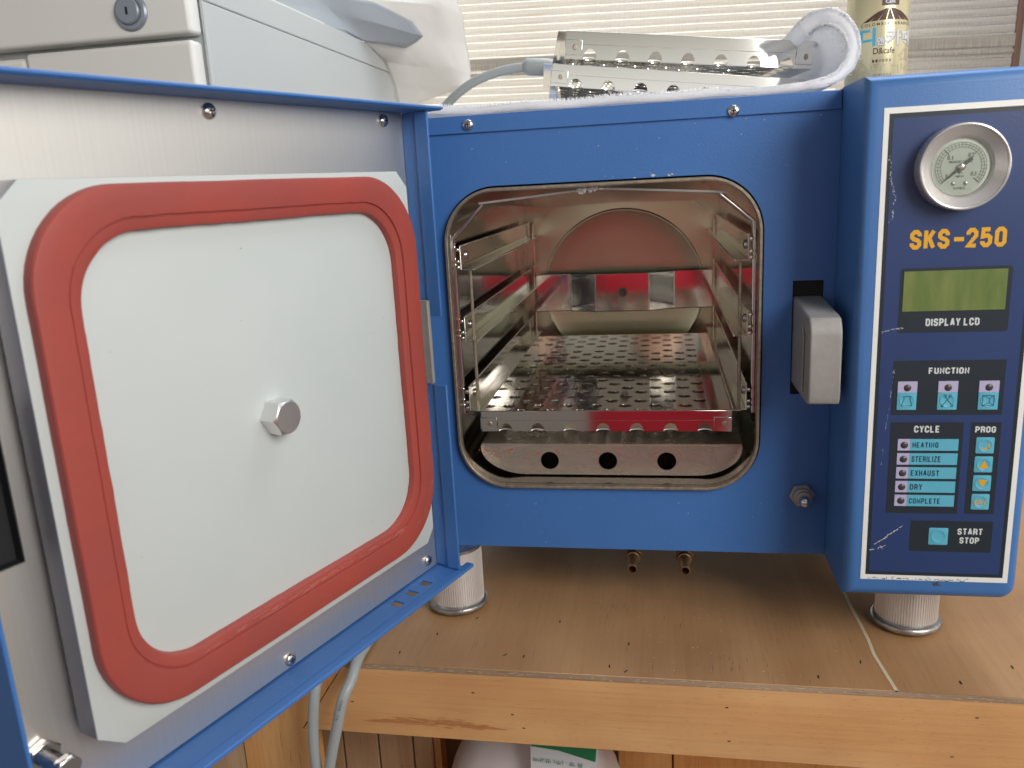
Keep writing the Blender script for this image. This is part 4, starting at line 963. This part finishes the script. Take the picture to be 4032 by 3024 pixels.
obj('back_board', MB().box((.1290, .10, -1.04), (.1870, .112, -.309)), M['pine_up'], WB, bevel=.001)
obj('back_board', MB().box((.1890, .115, -1.04), (1.2, .127, -.309)), M['pine_up'], WB, bevel=.001)
obj('backing_board', MB().box((-.3000, .1280, -1.04), (1.2, .1320, -.309)), M['tan_board'], WB)
obj('shelf_board', MB().box((-.20, -.06, -.620), (1.2, .114, -.600)), M['pine'], WB)
obj('left_wall_board', MB().box((-.2200, -.078, -1.04), (-.2070, .05, -.3090)), M['tan_board'], WB)
obj('leg', MB().box((1.2, -.079, -1.05), (1.27, -.01, -.309)), M['pine_up'], WB); obj('leg', MB().box((1.2, .64, -1.05), (1.27, .71, -.309)), M['pine_up'], WB)
obj('leg', MB().box((-.54, .64, -1.05), (-.47, .71, -.309)), M['pine_up'], WB); obj('leg', MB().box((-.54, -.079, -1.05), (-.47, -.01, -.309)), M['pine_up'], WB)
# staple and nail holes, dents
nh = MB()
def slot(x, y, a, l=.0022, wd=.0006):
    c, s = math.cos(a), math.sin(a); nh.add([(x - l * c + wd * s, y - l * s - wd * c, ZT + .00008), (x + l * c + wd * s, y + l * s - wd * c, ZT + .00008), (x + l * c - wd * s, y + l * s + wd * c, ZT + .00008), (x - l * c - wd * s, y - l * s + wd * c, ZT + .00008)], [(0, 1, 2, 3)])
for x, y in ((-.045, -.082), (.047, -.078), (.063, -.079), (.1355, -.087), (.149, -.093), (.2985, -.087), (.4025, -.085), (.4480, -.060), (.0100, -.020), (.087, -.020), (.150, -.052), (.335, -.063), (-.02, -.05)): slot(x, y, 1.57 + random.gauss(0, .25))
nh2, nh = nh, MB()
for cx, cy, sx, sy, n_ in ((.135, .005, .008, .020, 10), (.170, -.030, .012, .030, 6), (.235, -.078, .014, .012, 12), (.285, -.050, .020, .025, 8)):
    for _ in range(n_): slot(random.gauss(cx, sx), max(-.098, random.gauss(cy, sy)), 1.57 + random.gauss(0, .05), random.uniform(.001, .0045), random.uniform(.00008, .0002))
spread(nh, (0, 0, 1)); o = obj('grain_checks', nh, mat('dark_brown_check', (.15, .085, .048), .7), WB); o['kind'] = 'stuff'
spread(nh2, (0, 0, 1)); o = obj('staple_holes', nh2, M['dark'], WB); o['kind'] = 'stuff'
wf = MB()
for _ in range(60):
    x, y = random.gauss(.19, .06), random.uniform(-.09, .02); r_ = random.uniform(.0002, .0006)
    wf.add([(x + r_ * random.uniform(.4, 1.6) * math.cos(k), y + r_ * math.sin(k), ZT + .0001) for k in range(6)], [tuple(range(6))])
spread(wf, (0, 0, 1)); o = obj('paint_flecks', wf, M['glue'], WB); o['kind'] = 'stuff'
fh = MB()
for x, z in ((-.0075 + .03, -.3175), (.055, -.336), (.0640, -.3482), (.228, -.3175), (.2300, -.3480), (.4100, -.3140), (.3950, -.3490), (-.105 + .02, -.333)):
    fh.add([(x - .0012, -.10085, z - .0005), (x + .0012, -.10085, z - .0005), (x + .0012, -.10085, z + .0005), (x - .0012, -.10085, z + .0005)], [(0, 1, 2, 3)])
o = obj('nail_holes', fh, M['dark'], WB); o['kind'] = 'stuff'
kn = MB(); 
for k in range(24):
    a = 2 * math.pi * k / 24; kn.v.append((-.0200 + .050 * math.cos(a) * (1 if math.sin(a) > 0 else .9), -.10083, -.3535 + (.0062 if math.sin(a) > 0 else .001) * math.sin(a) + .0006 * math.sin(5 * a)))
kn = MB(); rk = random.Random(8)
for _ in range(420):
    t = rk.random(); x = -.072 + .118 * t; cz = -.3510 + .0030 * math.sin(math.pi * t); z = cz + rk.gauss(0, .0020) * math.sin(math.pi * min(1, max(0, t))) ; l = rk.uniform(.0015, .0075); q = rk.uniform(.0001, .00045)
    kn.add([(x - l, -.10095, z), (x, -.10095, z - q), (x + l, -.10095, z + rk.gauss(0, .0002)), (x, -.10095, z + q)], [(0, 1, 2, 3)])
for _ in range(300):
    x = rk.uniform(.05, .44); z = rk.uniform(-.361, -.303); l = rk.uniform(.0006, .003); q = rk.uniform(.00005, .00016)
    kn.add([(x - l, -.10095, z), (x, -.10095, z - q), (x + l, -.10095, z + rk.gauss(0, .0002)), (x, -.10095, z + q)], [(0, 1, 2, 3)])
spread(kn, (0, -1, 0)); o = obj('grain_streaks', kn, mat('red_brown_grain', (.50, .215, .075), .6), WB); o['kind'] = 'stuff'
sp = MB()
for _ in range(150):
    x = rk.uniform(-.06, .44); z = rk.uniform(-.362, -.303); l = rk.uniform(.0005, .0022); th = rk.gauss(0, .5); q = rk.uniform(.00006, .00014)
    c, s2 = math.cos(th) * l, math.sin(th) * l; sp.add([(x - c, -.1011, z - s2), (x, -.1011, z - q), (x + c, -.1011, z + s2), (x, -.1011, z + q)], [(0, 1, 2, 3)])
for _ in range(170):
    x = rk.uniform(-.08, .44); z = rk.uniform(-.2995, -.2957); l = rk.uniform(.0006, .0035); q = rk.uniform(.00006, .0002)
    sp.add([(x - l, -.10175, z), (x, -.10175, z - q), (x + l, -.10175, z), (x, -.10175, z + q)], [(0, 1, 2, 3)])
spread(sp, (0, -1, 0)); o = obj('splinters', sp, M['glue'], WB); o['kind'] = 'stuff'

# =================================================================== GREY CABLES over the bench edge
c1 = [(-.145, .22, ZT + .005), (-.120, .05, ZT + .005), (-.108, -.06, ZT + .005), (-.1065, -.100, ZT + .004), (-.1070, -.117, ZT - .008), (-.1085, -.124, -.318), (-.1110, -.127, -.345), (-.1105, -.130, -.380), (-.104, -.135, -.45), (-.10, -.13, -.60)]
c2 = [(-.120, .22, ZT + .005), (-.090, .05, ZT + .005), (-.0765, -.06, ZT + .005), (-.0755, -.100, ZT + .004), (-.0765, -.118, ZT - .006), (-.0810, -.128, -.312), (-.0885, -.131, -.340), (-.0985, -.132, -.378), (-.1120, -.130, -.44), (-.13, -.13, -.60)]
o = obj('drooping_cable', MB().tube(smooth(c1), .0046, 16), M['cord']); tag(o, 'plain grey cable hanging over the bench edge, left of the printed one', 'cable', 'grey cables hanging over the bench edge')
o2 = thing('drooping_cable', 'grey cable with small black print hanging over the bench edge under the door', 'cable', (-.12, .22, ZT), 'grey cables hanging over the bench edge')
obj('cable_sheath', MB().tube(smooth(c2), .0046, 16), M['cord'], o2)
me = text_mesh('2008   LF', (0, .0210, 0, .0017), .0, 0); me.transform(basis((-.0775, -.1345, -.3080), (-.34, -.04, -.94), (-.94, 0, .34), (0, -1, 0))); obj('lettering', me, M['grey_ink'], o2)

# =================================================================== SACK under the bench
sk = MB(); NU, NV = 40, 22
for j in range(NV):
    for i in range(NU):
        u = i / (NU - 1); v = j / (NV - 1); x = -.050 + .198 * u; z = -.598 + .165 * (1 - (1 - v) ** 1) * 1
        prof_ = max(0, 1 - abs(2 * u - 1) ** 3.2) ** .55
        top = -.598 + .1930 * prof_ * (1 - .04 * math.sin(u * 9)) 
        a = math.pi * v; y = .012 - .058 * math.cos(a) * (.4 + .6 * prof_); zz = -.598 + (top + .598) * math.sin(a) ** .6
        p = Vector((x, y, zz)); q = mnoise.noise(p * 26) * .006 + mnoise.noise(p * 80) * .002
        sk.v.append((x + q * .5, y + q, zz + q))
for j in range(NV - 1):
    for i in range(NU - 1): sk.f.append((j * NU + i, j * NU + i + 1, (j + 1) * NU + i + 1, (j + 1) * NU + i))
SK = obj('plastic_sack', sk, M['sack'], ang=70); tag(SK, 'crumpled pinkish white plastic sack with a green label on the shelf under the bench', 'sack')
lbm = MB(); lbm.add([(.0585, -.0530, -.4480), (.1185, -.0530, -.4480), (.1200, -.0505, -.4005), (.0595, -.0505, -.3995)], [(0, 1, 2, 3)]); obj('sack_label', lbm, M['can_white'], SK)
gb = MB(); gb.add([(.0600, -.0512, -.4035), (.0850, -.0514, -.4060), (.1180, -.0520, -.4150), (.1195, -.0508, -.3995), (.0600, -.0508, -.3990)], [(0, 1, 2, 3, 4)]); obj('green_band', gb, M['green'], SK)
me = text_mesh('품 명 : (주) 멸균백', (-.045, 0, 0, .0048), .0, 0); me.transform(basis((.0620, -.0526, -.4130), (-1, 0, .08), (0, -.06, -1), (0, -1, 0))); obj('lettering', me, M['green'], SK)

# =================================================================== CABINET
CB = thing('filing_cabinet', 'pale grey steel filing cabinet with a round lock standing behind the open door', 'cabinet', (-.45, .5, -1.05))
xr, yf, yk, zt_ = -.2660, .1340, .8000, .3180
obj('cabinet_side', MB().box((xr - .35, yf, -1.05), (xr, yk, .2860)), M['cabinet'], CB, bevel=.0012)
obj('cabinet_top', MB().box((xr - .35, yf, .2866), (xr + .0003, yk, zt_)), M['cabinet'], CB, bevel=.0015)
obj('frame_strip', MB().box((xr - .0035, yf - .0025, -1.05), (xr - .0002, yf - .0004, .3160)), M['cabinet'], CB, bevel=.0005)
dx1 = xr - .0048
dr = obj('drawer_front', MB().box((dx1 - .335, yf - .024, .2535), (dx1, yf - .0005, .3300)), M['drawer'], CB, bevel=.0035, seg=4)
dr2 = obj('drawer_front', MB().box((dx1 - .188, yf - .022, .05), (dx1 - .0010, yf - .0005, .2478)), M['drawer'], CB, bevel=.0045, seg=4)
obj('handle_recess', MB().box((dx1 - .335, yf - .019, .05), (dx1 - .1900, yf - .0005, .2450)), M['drawer'], CB, bevel=.006, seg=4)
fl = lambda a, b, h: (-.3310 + a, yf - .0241 - h, .2765 + b)
LK = obj('lock', MB().lathe([(.0178, 0), (.0178, .0012), (.0160, .0030), (.0132, .0034), (.0128, .0022)], 0, 48, fl), M['lock'], dr)
obj('lock_barrel', MB().lathe([(.0126, .0010), (.0126, .0052), (.0112, .0062), (.0006, .0062)], 0, 40, lambda a, b, h: fl(a - .0010, b + .0008, h)), M['lock'], dr)
obj('keyway', MB().box((-.3330, yf - .0310, .2735), (-.3308, yf - .0303, .2805)), M['dark'], dr, bevel=.0003)

# =================================================================== PLASTIC BAG on the cabinet
def drape(name, rows, label, cat, nu=30, nv=30, amp=.004, seed=0, thick=.0004, m='bag', ang=24):
    """rows: list of 3-D polylines from top to bottom, lofted with crumples"""
    R_ = []
    for row in rows:
        P = [Vector(p) for p in row]; ls = [0]
        for i in range(1, len(P)): ls.append(ls[-1] + (P[i] - P[i - 1]).length)
        o = []
        for k in range(nu):
            t = ls[-1] * k / (nu - 1); i = max(j for j in range(len(P)) if ls[j] <= t + 1e-9); i = min(i, len(P) - 2)
            o.append(P[i].lerp(P[i + 1], (t - ls[i]) / max(1e-9, ls[i + 1] - ls[i])))
        R_.append(o)
    m_ = MB()
    for j in range(nv):
        t = (len(R_) - 1) * j / (nv - 1); a = min(int(t), len(R_) - 2); f = t - a
        for i in range(nu):
            p = R_[a][i].lerp(R_[a + 1][i], f)
            s = Vector((seed, seed, seed)); q = mnoise.noise(p * 14 + s) * amp * 1.6 + abs(mnoise.noise(p * 34 + s)) * amp
            m_.v.append((p.x + q * .3, p.y + q * 1.6, p.z + q * .3))
    for j in range(nv - 1):
        for i in range(nu - 1): m_.f.append((j * nu + i, j * nu + i + 1, (j + 1) * nu + i + 1, (j + 1) * nu + i))
    o = obj(name, m_, M[m], ang=ang); so = o.modifiers.new('solid', 'SOLIDIFY'); so.thickness = thick
    return tag(o, label, cat)
drape('plastic_bag', [[(-.36, .70, .46), (-.26, .72, .46), (-.18, .74, .44), (-.168, .80, .43)],
                      [(-.34, .60, .40), (-.25, .66, .385), (-.17, .74, .385), (-.150, .80, .38)],
                      [(-.268, .60, .3235), (-.235, .70, .325), (-.165, .76, .335), (-.147, .80, .33)],
                      [(-.2610, .70, .300), (-.230, .74, .295), (-.165, .76, .29), (-.139, .79, .285)],
                      [(-.2600, .74, .265), (-.225, .765, .258), (-.17, .77, .262), (-.140, .78, .262)],
                      [(-.2590, .75, .2350), (-.240, .765, .236), (-.2250, .77, .2400), (-.1900, .78, .2500)]],
      'large translucent white plastic bag draped over the far corner of the cabinet', 'bag', 40, 46, .0022)
drape('plastic_bag', [[(-.325, .40, .352), (-.300, .52, .372), (-.245, .60, .372), (-.200, .66, .350)],
                      [(-.315, .42, .340), (-.290, .54, .350), (-.245, .60, .342), (-.190, .68, .330)],
                      [(-.290, .47, .3215), (-.275, .55, .326), (-.262, .60, .318), (-.215, .70, .322)],
                      [(-.280, .50, .3195), (-.272, .58, .3200), (-.266, .64, .3190), (-.262, .74, .3170)]],
      'small crumpled greyish plastic bag lying on the cabinet top in front of the large bag', 'bag', 22, 22, .0035, 4, m='bag_grey')
pp = MB(); 
for k in range(5): pp.box((-.36 + .002 * k, .24 + .004 * k, .3186 + .0012 * k), (-.268 - .003 * k, .46 - .003 * k, .3195 + .0012 * k))
tag(obj('paper_stack', pp, M['frame_white']), 'thin stack of white papers on the cabinet top', 'papers')

# =================================================================== WINDOW BLIND, wall, window daylight
BL = thing('window_blind', 'beige woven pleated blind glowing with daylight behind everything', 'blind', (.2, .86, .2))
BL.rotation_euler = (0, math.radians(1.7), 0)
def pleat(zc):
    m = MB(); n = 6; x0, x1 = -.75, .545; hh = .00588
    vs = []
    for k in range(n + 1):
        s = k / n * 2 - 1; vs.append((s * hh, -.0014 * (1 - s * s)))
    a = [(x0, y, z) for z, y in vs] + [(x1, y, z) for z, y in vs]
    m.add(a, [(k, k + 1, n + 1 + k + 1, n + 1 + k) for k in range(n)]); return m
pm_ = pleat(0).mesh('pleat'); fin(pm_, 60); pm_.materials.append(M['blind'])
for k in range(46):
    o = bpy.data.objects.new('pleat', pm_); COL.objects.link(o); o.parent = BL; o.location = (0, 0, -.22 + .0128 * k)
for z0, z1 in ((.0845, .1040), ):
    obj('rail_band', MB().box((-.75, -.0075, z0), (.545, -.0045, z1)), M['blind'], BL, local=True, bevel=.001)
obj('rail_band', MB().box((-.75, -.0075, .0740), (.545, -.0050, .0800)), M['blind'], BL, local=True, bevel=.001)
obj('blind_end_trim', MB().box((.5458, -.0040, -.30), (.5560, .004, .45)), mat('brown_trim', (.20, .10, .07), .6), BL, local=True)
WL = obj('wall', MB().box((.770, .80, -1.05), (1.9, .95, 1.1)), M['wall']); tag(WL, 'pale painted wall strip right of the blind', 'wall', kind='structure')
OW = obj('blind_dimming_wall', MB().box((.54, .99, -1.05), (2.2, 1.20, 1.6)), M['wall']); tag(OW, 'unseen outside wall added to dim the right part of the blind', 'wall', kind='structure')  # unseen, added behind the blind to hold daylight off its right part
SKY = obj('sky', MB().box((-2.2, 1.25, -1.2), (2.2, 1.26, 1.6)), emit('daylight_sky', (1.0, .95, .86), 1.7)); SKY['kind'] = 'structure'
FL = obj('floor', MB().box((-2.5, -2.5, -1.06), (2.5, 1.24, -1.05)), M['floor']); FL['kind'] = 'structure'

# =================================================================== PERSON taking the picture (seen mirrored in the steel)
M['red_cloth'] = mat('red_jacket_cloth', (.62, .018, .045), .75, bump=.3, bscale=(300, 300, 300))
M['skin'] = mat('skin', (.55, .33, .23), .5); M['hair'] = mat('black_hair', (.02, .016, .014), .5); M['trousers'] = mat('dark_trousers', (.03, .032, .045), .8)
def skin(name, pts, edges, m, parent=None, sub=2):
    me = bpy.data.meshes.new(name); me.from_pydata([p[:3] for p in pts], edges, []); o = bpy.data.objects.new(name, me); COL.objects.link(o)
    o.modifiers.new('skin', 'SKIN').use_smooth_shade = True
    for i, p in enumerate(pts):
        r = p[3]; me.skin_vertices[0].data[i].radius = r if isinstance(r, tuple) else (r, r)
    me.skin_vertices[0].data[0].use_root = True
    ss = o.modifiers.new('sub', 'SUBSURF'); ss.levels = sub; ss.render_levels = sub
    me.materials.append(m)
    if parent: o.parent = parent; o.matrix_parent_inverse = world_of(parent).inverted()
    return o
PX0, PY0 = .170, -1.12
PE = thing('person', 'person in a red jacket sitting behind the camera, mirrored in the steel', 'person', (PX0, PY0, -1.05))
# torso, arms (one jacket), seated on a stool
pts = [(PX0, PY0, -.58, (.17, .13)), (PX0, PY0, -.44, (.165, .125)), (PX0, PY0 + .01, -.27, (.18, .13)), (PX0, PY0 + .02, -.14, (.17, .11)), (PX0, PY0 + .02, -.07, (.06, .06)),
       (PX0 - .19, PY0 + .02, -.13, .065), (PX0 - .25, PY0 + .08, -.36, .052), (PX0 - .15, PY0 + .30, -.10, .040), (PX0 + .19, PY0 + .02, -.13, .065), (PX0 + .26, PY0 + .08, -.36, .052), (PX0 + .08, PY0 + .31, -.08, .040)]
skin('jacket', pts, [(0, 1), (1, 2), (2, 3), (3, 4), (3, 5), (5, 6), (6, 7), (3, 8), (8, 9), (9, 10)], M['red_cloth'], PE)
hp = [(PX0, PY0 + .02, -.07, .055), (PX0, PY0 + .035, .01, .055), (PX0, PY0 + .05, .07, (.070, .080)), (PX0, PY0 + .04, .15, (.078, .092)), (PX0, PY0 + .03, .20, (.055, .065))]
skin('head', hp, [(0, 1), (1, 2), (2, 3), (3, 4)], M['skin'], PE)
skin('hair', [(PX0, PY0 - .035, .07, .06), (PX0, PY0 - .02, .16, .088), (PX0, PY0 + .01, .215, .075), (PX0, PY0 + .07, .215, .045)], [(0, 1), (1, 2), (2, 3)], M['hair'], PE)
skin('nose', [(PX0, PY0 + .125, .135, .008), (PX0, PY0 + .145, .10, .014)], [(0, 1)], M['skin'], PE, 1)
for sx in (-.032, .032): obj('eye', MB().lathe([(.002, -.010), (.011, -.004), (.011, .004), (.002, .010)], (PX0 + sx, PY0 + .118, .128), 12), M['hair'], PE)
obj('mouth', MB().box((PX0 - .024, PY0 + .122, .058), (PX0 + .024, PY0 + .130, .065)), mat('lips', (.45, .16, .14), .5), PE, bevel=.002)
for sx in (-1, 1): skin('ear', [(PX0 + sx * .078, PY0 + .03, .09, .010), (PX0 + sx * .086, PY0 + .025, .125, .014)], [(0, 1)], M['skin'], PE, 1)
skin('trousers', [(PX0, PY0, -.56, (.16, .13)), (PX0 - .10, PY0 + .10, -.60, .085), (PX0 - .13, PY0 + .42, -.60, .065), (PX0 - .13, PY0 + .44, -.98, .048), (PX0 + .10, PY0 + .10, -.60, .085), (PX0 + .15, PY0 + .42, -.60, .065), (PX0 + .15, PY0 + .44, -.98, .048)],
     [(0, 1), (1, 2), (2, 3), (0, 4), (4, 5), (5, 6)], M['trousers'], PE)
for sx in (-.13, .15): skin('shoe', [(PX0 + sx, PY0 + .42, -1.005, .040), (PX0 + sx, PY0 + .60, -1.015, .034)], [(0, 1)], M['hair'], PE, 1)
for sd, hx_ in ((-1, PX0 - .15), (1, PX0 + .08)):
    x = hx_; y = PY0 + .30; z = -.09; ix = -sd
    skin('hand', [(x, y, z, .026), (x + ix * .008, y + .03, z + .055, (.018, .036)), (x + ix * .012, y + .045, z + .09, (.012, .034))], [(0, 1), (1, 2)], M['skin'], PE)
    for k in range(4):
        a = x + ix * (.000 + .004 * k); b = y + .025 + .014 * k; L0 = (.034, .040, .037, .028)[k]
        skin('finger', [(a, b, z + .090, .0085), (a + ix * L0 * .6, b + .006, z + .090 + L0 * .8, .0080), (a + ix * L0 * 1.3, b + .008, z + .090 + L0 * .9, .0068)], [(0, 1), (1, 2)], M['skin'], PE, 1)
    skin('thumb', [(x + ix * .016, y + .01, z + .050, .011), (x + ix * .038, y - .004, z + .080, .0095), (x + ix * .056, y - .006, z + .104, .0080)], [(0, 1), (1, 2)], M['skin'], PE, 1)
ST = obj('stool', MB().lathe([(.15, 0), (.165, .01), (.165, .03), (.15, .04)], (PX0, PY0 - .02, -.735), 32), M['pine']); tag(ST, 'round wooden stool under the seated person', 'stool')
for sx, sy in ((-1, -1), (1, -1), (-1, 1), (1, 1)): obj('leg', MB().tube([(PX0 + sx * .10, PY0 - .02 + sy * .10, -.735), (PX0 + sx * .14, PY0 - .02 + sy * .14, -1.05)], .014, 10), M['pine'], ST)
